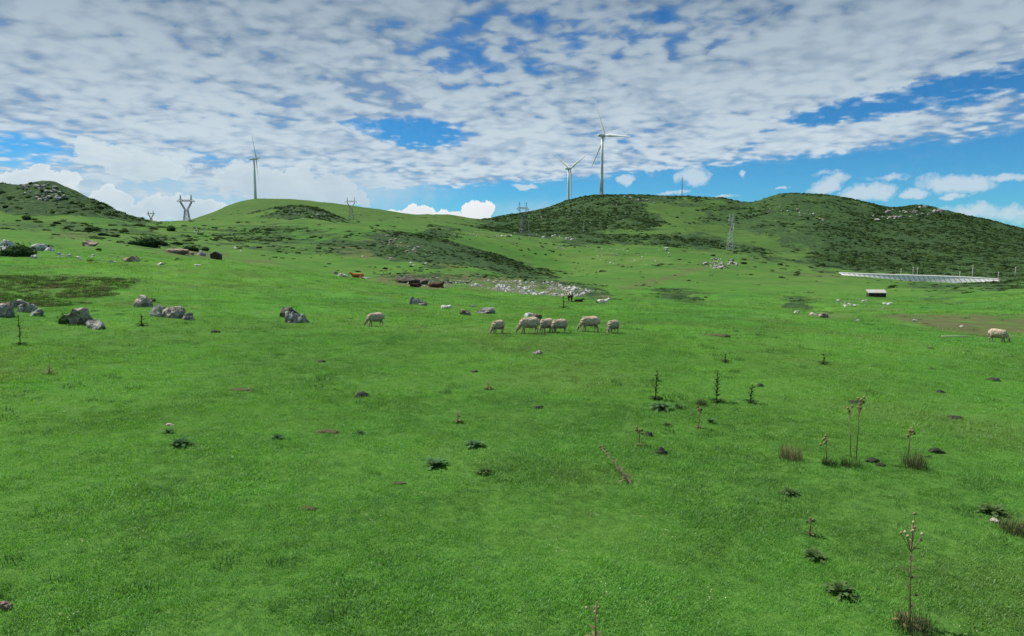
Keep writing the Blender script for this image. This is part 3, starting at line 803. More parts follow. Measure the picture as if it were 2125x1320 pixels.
# ------------------------------------------------------------------ geometry-node scatter (instances of small meshes at stored points)
def scatter(name, pts, rot, scale, variants, kind='stuff', label=None):
    me = bpy.data.meshes.new(name); n = len(pts)
    me.vertices.add(n); me.vertices.foreach_set('co', np.asarray(pts, np.float32).ravel())
    a = me.attributes.new('rot', 'FLOAT_VECTOR', 'POINT'); a.data.foreach_set('vector', np.asarray(rot, np.float32).ravel())
    a = me.attributes.new('size', 'FLOAT_VECTOR', 'POINT'); a.data.foreach_set('vector', np.asarray(scale, np.float32).ravel())
    a = me.attributes.new('pick', 'INT', 'POINT'); a.data.foreach_set('value', RNG.integers(0, len(variants), n).astype(np.int32))
    o = bpy.data.objects.new(name, me); COL.objects.link(o)
    lib = bpy.data.collections.new(name + '_shapes')
    for i, vm_ in enumerate(variants):
        q = bpy.data.objects.new(f'{name}_shape_{i:02d}', vm_); lib.objects.link(q)
    t = bpy.data.node_groups.new(name + '_nodes', 'GeometryNodeTree')
    t.interface.new_socket('Geometry', in_out='INPUT', socket_type='NodeSocketGeometry')
    t.interface.new_socket('Geometry', in_out='OUTPUT', socket_type='NodeSocketGeometry')
    N = t.nodes; L = t.links
    gi, go = N.new('NodeGroupInput'), N.new('NodeGroupOutput')
    iop = N.new('GeometryNodeInstanceOnPoints'); ci = N.new('GeometryNodeCollectionInfo')
    ci.inputs[0].default_value = lib; ci.inputs[1].default_value = True; ci.inputs[2].default_value = True
    iop.inputs['Pick Instance'].default_value = True
    def na(nm, dt):
        q = N.new('GeometryNodeInputNamedAttribute'); q.data_type = dt; q.inputs[0].default_value = nm
        return q.outputs[0]
    L.new(gi.outputs[0], iop.inputs['Points']); L.new(ci.outputs[0], iop.inputs['Instance'])
    L.new(na('pick', 'INT'), iop.inputs['Instance Index'])
    e2r = N.new('FunctionNodeEulerToRotation'); L.new(na('rot', 'FLOAT_VECTOR'), e2r.inputs[0]); L.new(e2r.outputs[0], iop.inputs['Rotation'])
    L.new(na('size', 'FLOAT_VECTOR'), iop.inputs['Scale'])
    L.new(iop.outputs[0], go.inputs[0])
    md = o.modifiers.new('scatter', 'NODES'); md.node_group = t
    if kind: o['kind'] = kind
    if label: o['label'] = label
    return o
# ------------------------------------------------------------------ grass, ground cover and scrub masses (uncountable)
def tuft_mesh(name, blades, hgt, spread, width, rg, m_):
    b = MB()
    for _ in range(blades):
        a = rg.uniform(0, 2 * math.pi); rr = spread * math.sqrt(rg.uniform(0, 1))
        p = Vector((rr * math.cos(a), rr * math.sin(a), -0.01)); t = rg.uniform(0, 2 * math.pi); ln = rg.uniform(0.15, 0.9)
        d_ = Vector((math.cos(t) * ln, math.sin(t) * ln, 1)).normalized(); h = hgt * rg.uniform(0.55, 1.15)
        s = Vector((-math.sin(t), math.cos(t), 0)) * width * rg.uniform(0.7, 1.3) * 0.5
        mid = p + d_ * h * 0.55; tip = p + d_ * h + Vector((math.cos(t), math.sin(t), -0.35)) * h * 0.35 * ln
        b.add([p - s, p + s, mid - s * 0.8, mid + s * 0.8, tip], [(0, 1, 3, 2), (2, 3, 4)])
    me = b.mesh(name); me.materials.append(m_)
    return me
def m_blade(gg, o):
    geo = gg.n('ShaderNodeNewGeometry'); pos = geo.outputs['Position']
    c = pasture_colour(gg, gg.vm('MULTIPLY', pos, (1, 1, 0.3)))
    tcn = gg.n('ShaderNodeTexCoord'); z = gg.sep(tcn.outputs['Object'])[2]
    n = gg.noise(pos, 6.0, 3, 0.7)
    c = gg.vm('MULTIPLY', c, (1.66, 1.76, 1.36))
    c = gg.mix(gg.step(n, 0.50, 0.78) * 0.55, c, (0.205, 0.370, 0.072))
    c = gg.mix(gg.step(gg.noise(gg.vm('ADD', pos, (5, 5, 5)), 3.3, 3, 0.7), 0.5, 0.7) * 0.5, c, (0.062, 0.200, 0.044))
    d1 = gg.n('ShaderNodeBsdfDiffuse'); d2 = gg.n('ShaderNodeBsdfTranslucent'); mx = gg.n('ShaderNodeMixShader'); gl = gg.n('ShaderNodeBsdfGlossy'); m2 = gg.n('ShaderNodeMixShader')
    gg.put(d1.inputs[0], c); gg.put(d2.inputs[0], gg.vm('MULTIPLY', c, (1.3, 1.25, 0.8))); mx.inputs[0].default_value = 0.48
    gl.inputs[0].default_value = (0.8, 0.9, 0.8, 1); gl.inputs[1].default_value = 0.5; m2.inputs[0].default_value = 0.03
    gg.t.links.new(d1.outputs[0], mx.inputs[1]); gg.t.links.new(d2.outputs[0], mx.inputs[2])
    gg.t.links.new(mx.outputs[0], m2.inputs[1]); gg.t.links.new(gl.outputs[0], m2.inputs[2]); gg.t.links.new(m2.outputs[0], o.inputs[0])
BLADE = mat('grass_blades', m_blade)
rg = np.random.default_rng(21)
def fan_points(r0, r1, per_m2, half=R(40)):
    n = int((r1**2 - r0**2) * half * per_m2)
    th = RNG.uniform(-half, half, n); r = np.sqrt(RNG.uniform(r0**2, r1**2, n))
    return np.sin(th) * r, np.cos(th) * r
def lay(rings, clump, thr=None):
    P_, S_ = [], []
    for (r0, r1, dens, size) in rings:
        x, y = fan_points(r0, r1, dens)
        k = fbm(x, y, clump, 3, 0.6)
        if thr is not None:
            keep = k + RNG.uniform(-0.12, 0.12, len(x)) > thr; x, y, k = x[keep], y[keep], k[keep]
        P_.append(np.c_[x, y, height(x, y)])
        s = size * RNG.uniform(0.7, 1.3, len(x)) * (1 + 0.5 * k)
        S_.append(np.c_[s, s, s * RNG.uniform(0.75, 1.25, len(x))])
    P_, S_ = np.vstack(P_), np.vstack(S_)
    rot = np.c_[RNG.normal(0, .08, len(P_)), RNG.normal(0, .08, len(P_)), RNG.uniform(0, 6.28, len(P_))]
    return P_, rot, S_
tufts = [tuft_mesh(f'grass_tuft_{i}', 22, 0.055, 0.11, 0.0065, rg, BLADE) for i in range(5)]
P1, R1, S1 = lay([(5.5, 12, 210, 1.0), (12, 20, 105, 1.2), (20, 34, 40, 1.55), (34, 60, 8.0, 2.4), (60, 110, 1.2, 4.0), (110, 190, .22, 5.5)], 1.6)
keep = zone(P1[:, 0], P1[:, 1], P1[:, 2], BROWN, 4, 2) < 0.5
scatter('grass', P1[keep], R1[keep], S1[keep], tufts, label='short green pasture grass over the whole meadow')

# darker rank tussocks in the sward
def m_tuss(gg, o):
    geo = gg.n('ShaderNodeNewGeometry')
    c = gg.mix(gg.step(gg.noise(geo.outputs['Position'], 0.7, 3, 0.7), 0.35, 0.7), (0.044, 0.125, 0.028), (0.074, 0.172, 0.038))
    d1 = gg.n('ShaderNodeBsdfDiffuse'); d2 = gg.n('ShaderNodeBsdfTranslucent'); mx = gg.n('ShaderNodeMixShader')
    gg.put(d1.inputs[0], c); gg.put(d2.inputs[0], c); mx.inputs[0].default_value = 0.25
    gg.t.links.new(d1.outputs[0], mx.inputs[1]); gg.t.links.new(d2.outputs[0], mx.inputs[2]); gg.t.links.new(mx.outputs[0], o.inputs[0])
TUSS = mat('rank_grass', m_tuss)
tuss = [tuft_mesh(f'tussock_{i}', 46, 0.085, 0.17, 0.008, rg, TUSS) for i in range(3)]
P2, R2, S2 = lay([(6, 20, 1.8, 0.85), (20, 50, 0.5, 1.2), (50, 105, 0.09, 1.8), (105, 200, 0.02, 3.2)], 4.0, 0.16)
scatter('tussocks', P2, R2, S2, tuss, label='darker tufts of rank grass dotted through the pasture')
# pale seed heads and clover specks
def speck_mesh():
    b = MB()
    for _ in range(7):
        p = Vector((rg.uniform(-.12, .12), rg.uniform(-.12, .12), rg.uniform(.03, .07))); s = rg.uniform(.004, .009)
        b.box(p, (s * 2.2, s, s), rg.uniform(0, 3))
    me = b.mesh('speck'); me.materials.append(mat('pale_seed', lambda gg, o: principled(gg, o, (0.42, 0.45, 0.26), 0.9)))
    return me
P3, R3, S3 = lay([(6, 14, 0.8, 0.8), (14, 30, 0.2, 1.1)], 2.0, 0.12)
scatter('seed_specks', P3, R3, S3, [speck_mesh()], label='pale seed heads and clover flowers among the grass')

# low scrub: clumps of small leaves
def bush_mesh(name, n, rg, m_, wide=1.0, tall=0.62, leaf=0.13, core=True):
    b = MB()
    lobes = [(rg.uniform(-.45, .45) * wide, rg.uniform(-.4, .4), rg.uniform(.12, .42) * tall, rg.uniform(.28, .5)) for _ in range(7)]
    for _ in range(n):
        lx, ly, lz, lr = lobes[rg.integers(0, len(lobes))]
        d_ = rg.normal(size=3); d_ /= np.linalg.norm(d_)
        rr = lr * rg.uniform(0.72, 1.08) * (1 + .25 * rg.normal() * .5)
        c = Vector((lx + d_[0] * rr, ly + d_[1] * rr, max(lz + d_[2] * rr * tall, 0.01)))
        a = Vector(rg.normal(size=3)).normalized() * leaf * rg.uniform(.5, 1.2); e = Vector(rg.normal(size=3)).normalized() * leaf * rg.uniform(.4, .9)
        b.add([c - a, c + e * .6, c + a, c - e * .6], [(0, 1, 2, 3)])
    if core:
        for (lx, ly, lz, lr) in lobes:
            b.ball((lx, ly, lz * .9), lr * 0.78, 1, (1, 1, tall))
    me = b.mesh(name); me.materials.append(m_)
    return me
far_b = [bush_mesh(f'scrub_bush_{i}', 90, rg, BUSH, 1.0, 0.6, 0.17) for i in range(4)] + [bush_mesh(f'scrub_bush_g{i}', 90, rg, BUSH_G, 1.0, 0.45 + .1 * i, 0.17) for i in range(2)] + [bush_mesh('scrub_bush_h', 90, rg, BUSH_G, 1.0, 0.35, 0.2)]
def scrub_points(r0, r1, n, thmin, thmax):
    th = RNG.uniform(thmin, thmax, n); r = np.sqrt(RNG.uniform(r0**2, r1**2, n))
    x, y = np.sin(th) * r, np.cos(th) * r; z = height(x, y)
    w = zone(x, y, z, SCRUB_SHADE, 7, 3)
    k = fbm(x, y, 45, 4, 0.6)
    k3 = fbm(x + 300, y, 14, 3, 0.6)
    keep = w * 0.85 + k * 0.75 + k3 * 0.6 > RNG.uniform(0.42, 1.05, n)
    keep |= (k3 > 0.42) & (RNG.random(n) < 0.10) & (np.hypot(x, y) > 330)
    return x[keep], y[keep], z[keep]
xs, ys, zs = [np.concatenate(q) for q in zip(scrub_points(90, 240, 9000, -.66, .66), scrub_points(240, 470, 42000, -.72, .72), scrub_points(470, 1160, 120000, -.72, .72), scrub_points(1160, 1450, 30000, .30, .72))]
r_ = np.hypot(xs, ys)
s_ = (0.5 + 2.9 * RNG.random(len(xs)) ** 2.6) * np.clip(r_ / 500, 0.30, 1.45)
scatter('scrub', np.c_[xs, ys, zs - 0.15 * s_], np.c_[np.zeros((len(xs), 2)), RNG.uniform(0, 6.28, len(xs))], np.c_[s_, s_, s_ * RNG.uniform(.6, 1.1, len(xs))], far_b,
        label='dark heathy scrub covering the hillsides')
# heath on the steep bank at the left
nb_ = 6500
th = RNG.uniform(-.72, -.46, nb_); r = RNG.uniform(44, 70, nb_)
x, y = np.sin(th) * r, np.cos(th) * r; z = height(x, y)
w = zone(x, y, z, [(1, 44, 72, BANK)], 6, 3); kk = fbm(x, y, 2.5, 3, .6)
kp = (w > 0.3) & (kk > -0.05 + RNG.uniform(-.45, .45, nb_))
heath = [bush_mesh(f'heath_{i}', 60, rg, q, 1, .45, .12, False) for i, q in enumerate((BUSH_G, BUSH_G, BROWNBUSH, BUSH_G))]
s_ = RNG.uniform(.12, .46, kp.sum())
scatter('bank_heath', np.c_[x, y, z][kp], np.c_[np.zeros((kp.sum(), 2)), RNG.uniform(0, 6.28, kp.sum())], np.c_[s_ * 1.6, s_ * 1.6, s_], heath, label='brown-green heath over the hollow bank at the left')
print('cover', len(P1), len(P2), len(xs), kp.sum())
# ------------------------------------------------------------------ wind turbines
def blade_mesh(L):
    """tapering aerofoil pointing up +Z from the hub, chord along X"""
    b = MB(True); n = 10
    st = [(0.0, .030, 1.0, 0), (.05, .030, .95, 0), (.12, .042, .55, 18), (.2, .052, .34, 14), (.35, .042, .26, 9), (.55, .031, .22, 5), (.78, .021, .2, 2), (.94, .012, .18, 0), (1.0, .003, .2, 0)]
    vs, fs = [], []
    for (t, c, th, tw) in st:
        for k in range(n):
            a = 2 * math.pi * k / n
            x, y = math.cos(a) * c * L * 0.80 + (c - .03) * L * .3, math.sin(a) * c * L * 0.80 * th
            ca, sa = math.cos(R(tw)), math.sin(R(tw))
            vs.append((x * ca - y * sa, x * sa + y * ca - 1.2 * (t * t) * L * .03, t * L))
    for i in range(len(st) - 1):
        for k in range(n):
            k2 = (k + 1) % n
            fs.append((i * n + k, i * n + k2, (i + 1) * n + k2, (i + 1) * n + k))
    fs.append(tuple((len(st) - 1) * n + k for k in range(n)))
    b.add(vs, fs)
    return b.mesh('blade')
L_BLADE, H_HUB = 57.0, 93.0
_blade = blade_mesh(L_BLADE); _blade.materials.append(TOWER)
def turbine(label, hub_px, hub_py, Y, yaw, phases, hub_extra=0.0):
    x, y, z = ray(hub_px, hub_py); s = Y / y
    hx, hy, hz = x * s, Y, CAM_H + z * s
    gz = float(height(np.array([hx]), np.array([hy]))[0])
    root = thing('wind_turbine', label, 'wind turbine', (hx, hy, gz - 1.0), 0, 'wind turbines on the ridge')
    H = hz - gz + 1.0
    t = MB(True).tube([(0, 0, 0), (0, 0, H * .3), (0, 0, H * .65), (0, 0, H - 2.2)], [2.9, 2.55, 2.1, 1.7], 20)
    obj('tower', t, TOWER, root)
    obj('foundation', MB().tube([(0, 0, 0.2), (0, 0, 1.3)], 4.6, 20), CONCRETE, root)
    yaw += math.atan2(hx, hy)
    ax = Vector((math.sin(yaw), math.cos(yaw), 0.0)); rz = math.atan2(ax.y, ax.x)
    nb_ = MB(True)
    vs, fs = [], []
    prof = [(-8.2, 1.2, 1.4), (-7.6, 1.9, 2.0), (-3, 2.1, 2.3), (2.2, 2.0, 2.2), (3.2, 1.6, 1.7)]
    for (px_, w, h) in prof:
        for k in range(12):
            a = 2 * math.pi * k / 12
            cx_, cy_ = math.copysign(abs(math.cos(a)) ** .55, math.cos(a)), math.copysign(abs(math.sin(a)) ** .55, math.sin(a))
            vs.append((px_, cx_ * w, cy_ * h))
    for i in range(len(prof) - 1):
        for k in range(12):
            k2 = (k + 1) % 12; fs.append((i * 12 + k, i * 12 + k2, (i + 1) * 12 + k2, (i + 1) * 12 + k))
    fs += [tuple(range(11, -1, -1)), tuple(len(prof) * 12 - 12 + k for k in range(12))]
    nc_ = obj('nacelle', nb_.add(vs, fs), TOWER, root); nc_.location = (0, 0, H); nc_.rotation_euler = (0, R(-4), rz)
    obj('wind_vane', MB().bar((-6.4, 0, 2.0), (-6.4, 0, 3.8), .16).bar((-6.9, 0, 3.8), (-5.8, 0, 3.8), .2), STEEL, nc_)
    hb = obj('hub', MB(True).tube([(3.0, 0, 0), (4.0, 0, 0), (5.6, 0, 0), (6.8, 0, 0), (7.3, 0, 0)], [1.9, 2.2, 2.0, 1.1, 0.2], 16), TOWER, nc_)
    for ph in phases:
        bl = obj('blade', _blade, None, nc_)
        # rotor plane is YZ of the nacelle; local horizontal of the plane is -Y (seen from behind)
        bl.location = (4.9, 0, 0)
        bl.rotation_euler = (R(90 - ph) , 0, 0)
    # blades are direct parts of the turbine: flatten one level
    M = Matrix.Translation((0, 0, H)) @ Euler((0, R(-4), rz)).to_matrix().to_4x4()
    for o in list(nc_.children):
        if o.name.startswith(('hub', 'blade')):
            m0 = Matrix.Translation(o.location) @ o.rotation_euler.to_matrix().to_4x4()
            o.parent = root; o.matrix_local = M @ m0
            if o.name.startswith('blade'):
                o.matrix_local = M @ Matrix.Translation(o.location if False else (4.9, 0, 0)) @ m0.to_3x3().to_4x4() @ Matrix.Rotation(R(78), 4, 'Z')
    return root
turbine('largest white wind turbine, on top of the wide right ridge', 1250, 281, 1075, math.atan2(.75, .657), (112, -8, 232))
turbine('middle wind turbine rising from behind the right ridge, one blade pointing up each side', 1180, 350, 1345, math.atan2(.75, .657), (27, 147, 267))
turbine('lone wind turbine on the left green hill, its rotor seen edge-on', 527, 330, 1470, math.atan2(.99, -.15), (50, 170, 290))

# ------------------------------------------------------------------ pylons and masts
def pylon(label, px, py_base, py_top, rz=0.0, Y=None, mt=STEEL, w=.42, H=46.0, base=None):
    if Y is None:
        p = at(px, py_base)
    else:
        x, y, z = ray(px, py_base); p = Vector((x * Y / y, Y, 0)); p.z = float(height(np.array([p.x]), np.array([p.y]))[0])
    ztop = CAM_H + ray(px, py_top)[2] / ray(px, py_top)[1] * p.y
    H = ztop - p.z; k = H / 46.0
    root = thing('electricity_pylon', label, 'pylon', p, rz, 'lattice pylons of the power line')
    def c4(z, hw): return [Vector((sx * hw * k, sy * hw * k * .8, z * k)) for sx, sy in ((-1, -1), (1, -1), (1, 1), (-1, 1))]
    lv = [(-.8, 5.2), (7, 4.3), (13.5, 3.5), (19, 2.8), (23.5, 2.2)]
    for q in range(4):
        m_ = MB()
        for (z0, h0), (z1, h1) in zip(lv, lv[1:]): m_.bar(c4(z0, h0)[q], c4(z1, h1)[q], w * k)
        obj('leg', m_, mt, root)
    m_ = MB()
    for (z0, h0), (z1, h1) in zip(lv, lv[1:]):
        a, b = c4(z0, h0), c4(z1, h1)
        for q in range(4):
            r_2 = (q + 1) % 4
            m_.bar(a[q], b[r_2], w * .6 * k); m_.bar(a[r_2], b[q], w * .6 * k); m_.bar(b[q], b[r_2], w * .6 * k)
    o = obj('lattice_bracing', m_, mt, root)
    for s in (-1, 1):                                    # the open V that carries the cross-arm
        m_ = MB()
        for sy in (-1, 1):
            a, b, c = Vector((s * .6, sy * 1.7, 23.5)) * k, Vector((s * 7.6, sy * 1.0, 36)) * k, Vector((s * 2.2, sy * 1.7, 23.5)) * k
            d_ = Vector((s * 9.0, sy * 1.0, 36)) * k
            m_.bar(a, b, w * .8 * k); m_.bar(c, d_, w * .9 * k)
            for t in (.25, .5, .75): m_.bar(a.lerp(b, t), c.lerp(d_, t + .12), w * .5 * k)
        obj('window_arm', m_, mt, root)
    m_ = MB()
    for sy in (-1, 1):
        m_.bar(Vector((-12.5, sy * .2, 36)) * k, Vector((12.5, sy * .2, 36)) * k, w * 1.1 * k)
        m_.bar(Vector((-9, sy * 1.0, 38)) * k, Vector((9, sy * 1.0, 38)) * k, w * k)
        for s in (-1, 1): m_.bar(Vector((s * 9, sy, 38)) * k, Vector((s * 12.5, sy * .2, 36)) * k, w * .8 * k)
        for i in range(-8, 8, 2): m_.bar(Vector((i, sy * .8, 36 if i % 4 else 38)) * k, Vector((i + 2, sy * .8, 38 if i % 4 else 36)) * k, w * .6 * k)
    obj('cross_arm', m_, mt, root)
    for s in (-1, 1):
        m_ = MB()
        for sx, sy in ((-1, -1), (1, -1), (1, 1), (-1, 1)):
            m_.bar(Vector((s * 7.4 + sx * .9, sy * .9, 38)) * k, Vector((s * 7.4, 0, 46)) * k, w * .75 * k)
        for z_ in (40, 42, 44): m_.bar(Vector((s * 7.4 - .7, -.5, z_)) * k, Vector((s * 7.4 + .7, .5, z_)) * k, w * .5 * k)
        obj('earth_wire_peak', m_, mt, root)
    for xx in (-11.5, 0, 11.5):
        m_ = MB()
        for i in range(6): m_.ball(Vector((xx, 0, 35.6 - i * .55)) * k, .3 * k, 1, (1, 1, .5))
        obj('insulator_string', m_, mt, root)
    return root
pylon('whole lattice pylon in the saddle left of the green hill', 388, 460.5, 403.5, 0.12, 1080, w=.55)
pylon('small lattice pylon sunk behind the saddle, leftmost of all the pylons', 315, 480, 437, 0.12, 1430, w=.7)
pylon('twin-peaked pylon showing over the green hill crest by its top only', 729, 455, 409, 0.35, None, w=.40)
pylon('slim dark pylon at the left foot of the scrubby ridge', 1085, 487, 419, .82, None, w=.38)
pylon('pale silvery pylon standing before the right-hand slopes', 1516, 521, 441, 1.0, None, mt=STEEL_PALE, w=.24)

def mast(label, px, py_base, py_top, wpx=2.2, Y=None, mt=STEEL, arm=False, cat='mast', name='mast', group=None):
    if Y is None: p = at(px, py_base)
    else:
        x, y, z = ray(px, py_base); p = Vector((x * Y / y, Y, 0)); p.z = float(height(np.array([p.x]), np.array([p.y]))[0])
    H = CAM_H + ray(px, py_top)[2] / ray(px, py_top)[1] * p.y - p.z
    root = thing(name, label, cat, p - Vector((0, 0, .4)), 0, group)
    w = wpx * mpp(p)
    if arm:
        obj('pole', MB(True).tube([(0, 0, 0), (0, 0, H + .4)], [w * .6, w * .35], 8), mt, root)
        obj('cross_arm', MB().box((0, 0, H - w * 1.4), (H * .16, w * .4, w * .3)), mt, root)
        for s in (-1, 0, 1): obj('insulator', MB(True).tube([(s * H * .07, 0, H - w * 1.3), (s * H * .07, 0, H - w * .4)], w * .2, 6), CONCRETE, root)
    else:
        m_ = MB(); m2 = MB(); n = 12; q = [(-1, -1), (1, -1), (1, 1), (-1, 1)]
        for i, (sx, sy) in enumerate(q):
            m_.bar((sx * w * .5, sy * w * .5, 0), (sx * w * .22, sy * w * .22, H * .93), w * .22)
        for j in range(n):
            t0, t1 = j / n, (j + 1) / n; a0, a1 = w * (.5 - .28 * t0), w * (.5 - .28 * t1)
            for i in range(4):
                (ax_, ay_), (bx_, by_) = q[i], q[(i + 1) % 4]
                m2.bar((ax_ * a0, ay_ * a0, t0 * H * .93), (bx_ * a1, by_ * a1, t1 * H * .93), w * .13)
        obj('mast_legs', m_, mt, root); obj('lattice_bracing', m2, mt, root)
        obj('antenna', MB().tube([(0, 0, H * .92), (0, 0, H + .4)], w * .14, 6), mt, root)
    return root
mast('thin measuring mast alone on the skyline right of the largest turbine', 1415, 408.5, 364, 1.3, 1085)
mast('thin grey mast low on the dark scrubby flank of the ridge', 1211, 481, 459, 1.3, None, STEEL_PALE)
mast('short pale mast just right of the slim dark pylon', 1097, 489, 457, 1.2, None, STEEL_PALE)
GP = 'utility poles behind the pale retaining wall'
for (px, pb, pt, lab) in [(1869, 577, 557, 'leftmost utility pole above the pale retaining wall'), (1894, 578, 553, 'left one of two utility poles close together above the wall'),
                          (1903, 578, 555, 'right one of two utility poles close together above the wall'), (1991, 582, 563, 'short utility pole above the right part of the wall'),
                          (2017, 583, 550, 'tallest utility pole behind the right part of the wall'), (2071, 583, 564, 'short utility pole where the retaining wall ends'),
                          (2106, 578, 554, 'utility pole nearest the right edge of the photo')]:
    mast(lab, px, pb, pt, 1.1, None, CONCRETE, True, 'pole', 'utility_pole', GP)

# ------------------------------------------------------------------ the pale embankment wall, panel by panel
WALLC = mat('whitewashed_concrete', lambda gg, o: principled(gg, o, gg.mix(gg.noise(gg.n('ShaderNodeNewGeometry').outputs['Position'], .35, 5, .7), (.66, .65, .60), (.84, .83, .80)), .95))
def embankment():
    Yw = 438.0
    top = [(1742, 566.5), (1768, 568), (1800, 569), (1850, 570.5), (1900, 572), (1950, 573.5), (2000, 575.5), (2040, 578), (2072, 580)]
    bot = [(1742, 568.5), (1768, 572), (1800, 577), (1850, 583), (1900, 587), (1950, 586), (2000, 583), (2040, 582.5), (2072, 583)]
    def P(px, py, Yd=0.0):
        x, y, z = ray(px, py); Y_ = Yw + Yd
        return Vector((x * Y_ / y, Y_, CAM_H + z * Yw / y))
    T = lambda px: np.interp(px, *zip(*top)); B = lambda px: np.interp(px, *zip(*bot))
    o0 = P(1920, 586)
    root = thing('retaining_wall', 'long pale concrete retaining wall at the foot of the dark right slope', 'wall', o0)
    n = 32; e = np.linspace(1742, 2072, n + 1)
    for i in range(n):
        a, b = e[i] + .7, e[i + 1] - .7; sh = 7.0
        b0, b1, t0, t1 = P(a + sh, B(a) + 3), P(b + sh, B(b) + 3), P(a - sh * .4, T(a), 2.0), P(b - sh * .4, T(b), 2.0)
        vs = [b0 - o0, b1 - o0, t1 - o0, t0 - o0]; bk = Vector((0, .5, -.1))
        m_ = MB().add(vs + [v + bk for v in vs], [(0, 1, 2, 3), (7, 6, 5, 4), (0, 4, 5, 1), (1, 5, 6, 2), (2, 6, 7, 3), (3, 7, 4, 0)])
        obj('panel', m_, WALLC, root)
    m_ = MB(); vs, fs = [], []
    for px in np.linspace(1740, 2076, 40):
        for (py, yd) in ((B(px) + 4, .6), (T(px) + .5, 2.6), (T(px) + .5, 9.0), (B(px) + 6, 22.0)): vs.append(P(px, py, yd) - o0)
    for i in range(39):
        a = i * 4; fs += [(a + q, a + 4 + q, a + 5 + q, a + 1 + q) for q in range(3)]
    obj('backing_slope', m_.add(vs, fs), mat('gravelly_slope', lambda gg, o: principled(gg, o, gg.mix(gg.noise(gg.n('ShaderNodeNewGeometry').outputs['Position'], .8, 4), (.13, .12, .10), (.26, .24, .20)), 1.0)), root)
    m_ = MB()
    pr = None
    for px in np.linspace(1742, 2072, 30):
        q = P(px, T(px) - .2, 2.2) - o0
        if pr is not None: m_.bar(pr, q, .55)
        pr = q
    obj('coping', m_, WALLC, root)
embankment()

# ------------------------------------------------------------------ huts
def hut(label, px, py, wpx, hpx, rz, wall_m, roof_m, flat=False):
    p = at(px, py); k = mpp(p); w, h = wpx * k, hpx * k; dpt = w * (.36 if flat else .8)
    root = thing('hut', label, 'hut', p - Vector((0, 0, .15)), rz)
    t = .12
    hh = h * (.62 if flat else .68)
    for nm, c, s in (('wall', (0, -dpt / 2, hh / 2), (w, t, hh)), ('wall', (0, dpt / 2, hh / 2), (w, t, hh)), ('wall', (-w / 2 + t / 2, 0, hh / 2), (t, dpt - t * 1.1, hh)), ('wall', (w / 2 - t / 2, 0, hh / 2), (t, dpt - t * 1.1, hh))):
        obj(nm, MB().box(c, s), wall_m, root)
    ov = .15
    if flat:
        a = [(-w / 2 - ov, -dpt / 2 - ov, hh), (w / 2 + ov, -dpt / 2 - ov, hh), (w / 2 + ov, dpt / 2 + ov, h), (-w / 2 - ov, dpt / 2 + ov, h)]
        m_ = MB().add([Vector(v) for v in a] + [Vector(v) + Vector((0, 0, .15)) for v in a], [(3, 2, 1, 0), (4, 5, 6, 7), (0, 1, 5, 4), (1, 2, 6, 5), (2, 3, 7, 6), (3, 0, 4, 7)])
        rf = obj('roof', m_, roof_m, root)
        for xx in (-.3, .02, .33): obj('window', MB().box((w * xx, -dpt / 2 - .05, hh * .6), (w * .14, .08, hh * .34)), mat('dark_opening', lambda gg, o: principled(gg, o, (.012, .012, .014), .4)), root)
    else:
        for s in (-1, 1):
            a = [(s * (w / 2 + ov), -dpt / 2 - ov, hh - .1), (0, -dpt / 2 - ov, h), (0, dpt / 2 + ov, h), (s * (w / 2 + ov), dpt / 2 + ov, hh - .1)]
            m_ = MB().add([Vector(v) for v in a] + [Vector(v) + Vector((0, 0, .12)) for v in a], [(3, 2, 1, 0), (4, 5, 6, 7), (0, 1, 5, 4), (1, 2, 6, 5), (2, 3, 7, 6), (3, 0, 4, 7)])
            obj('roof', m_, roof_m, root)
        for sy in (-1, 1): obj('gable', MB().add([(-w / 2, sy * dpt / 2, hh), (w / 2, sy * dpt / 2, hh), (0, sy * dpt / 2, h - .1)], [(0, 1, 2)]), wall_m, root)
    obj('door', MB().box((w * .2 if not flat else -w * .12, -dpt / 2 - .09, hh * .42), (w * .2 if not flat else w * .09, .06, hh * .8)), mat('old_door', lambda gg, o: principled(gg, o, (.05, .035, .025), .8)), root)
WOOD = mat('dark_boards', lambda gg, o: principled(gg, o, gg.mix(gg.noise(gg.vm('MULTIPLY', gg.n('ShaderNodeTexCoord').outputs['Object'], (6, 6, .6)), 1.5, 4), (.035, .025, .02), (.09, .065, .05)), .9))
PALE_ROOF = mat('pale_sheet_roof', lambda gg, o: principled(gg, o, gg.mix(gg.noise(gg.n('ShaderNodeTexCoord').outputs['Object'], 1.2, 4), (.30, .29, .27), (.46, .45, .42)), .7))
DARK_ROOF = mat('dark_roof', lambda gg, o: principled(gg, o, gg.mix(gg.noise(gg.n('ShaderNodeTexCoord').outputs['Object'], 1.2, 4), (.03, .035, .04), (.07, .08, .09)), .7))
hut('small dark hut on the left slope below the low bushes', 449, 538, 18, 15, .18, WOOD, DARK_ROOF)
hut('long low shed with a pale roof in the valley on the right', 1818, 616, 30, 13, -.1, WOOD, PALE_ROOF, True)
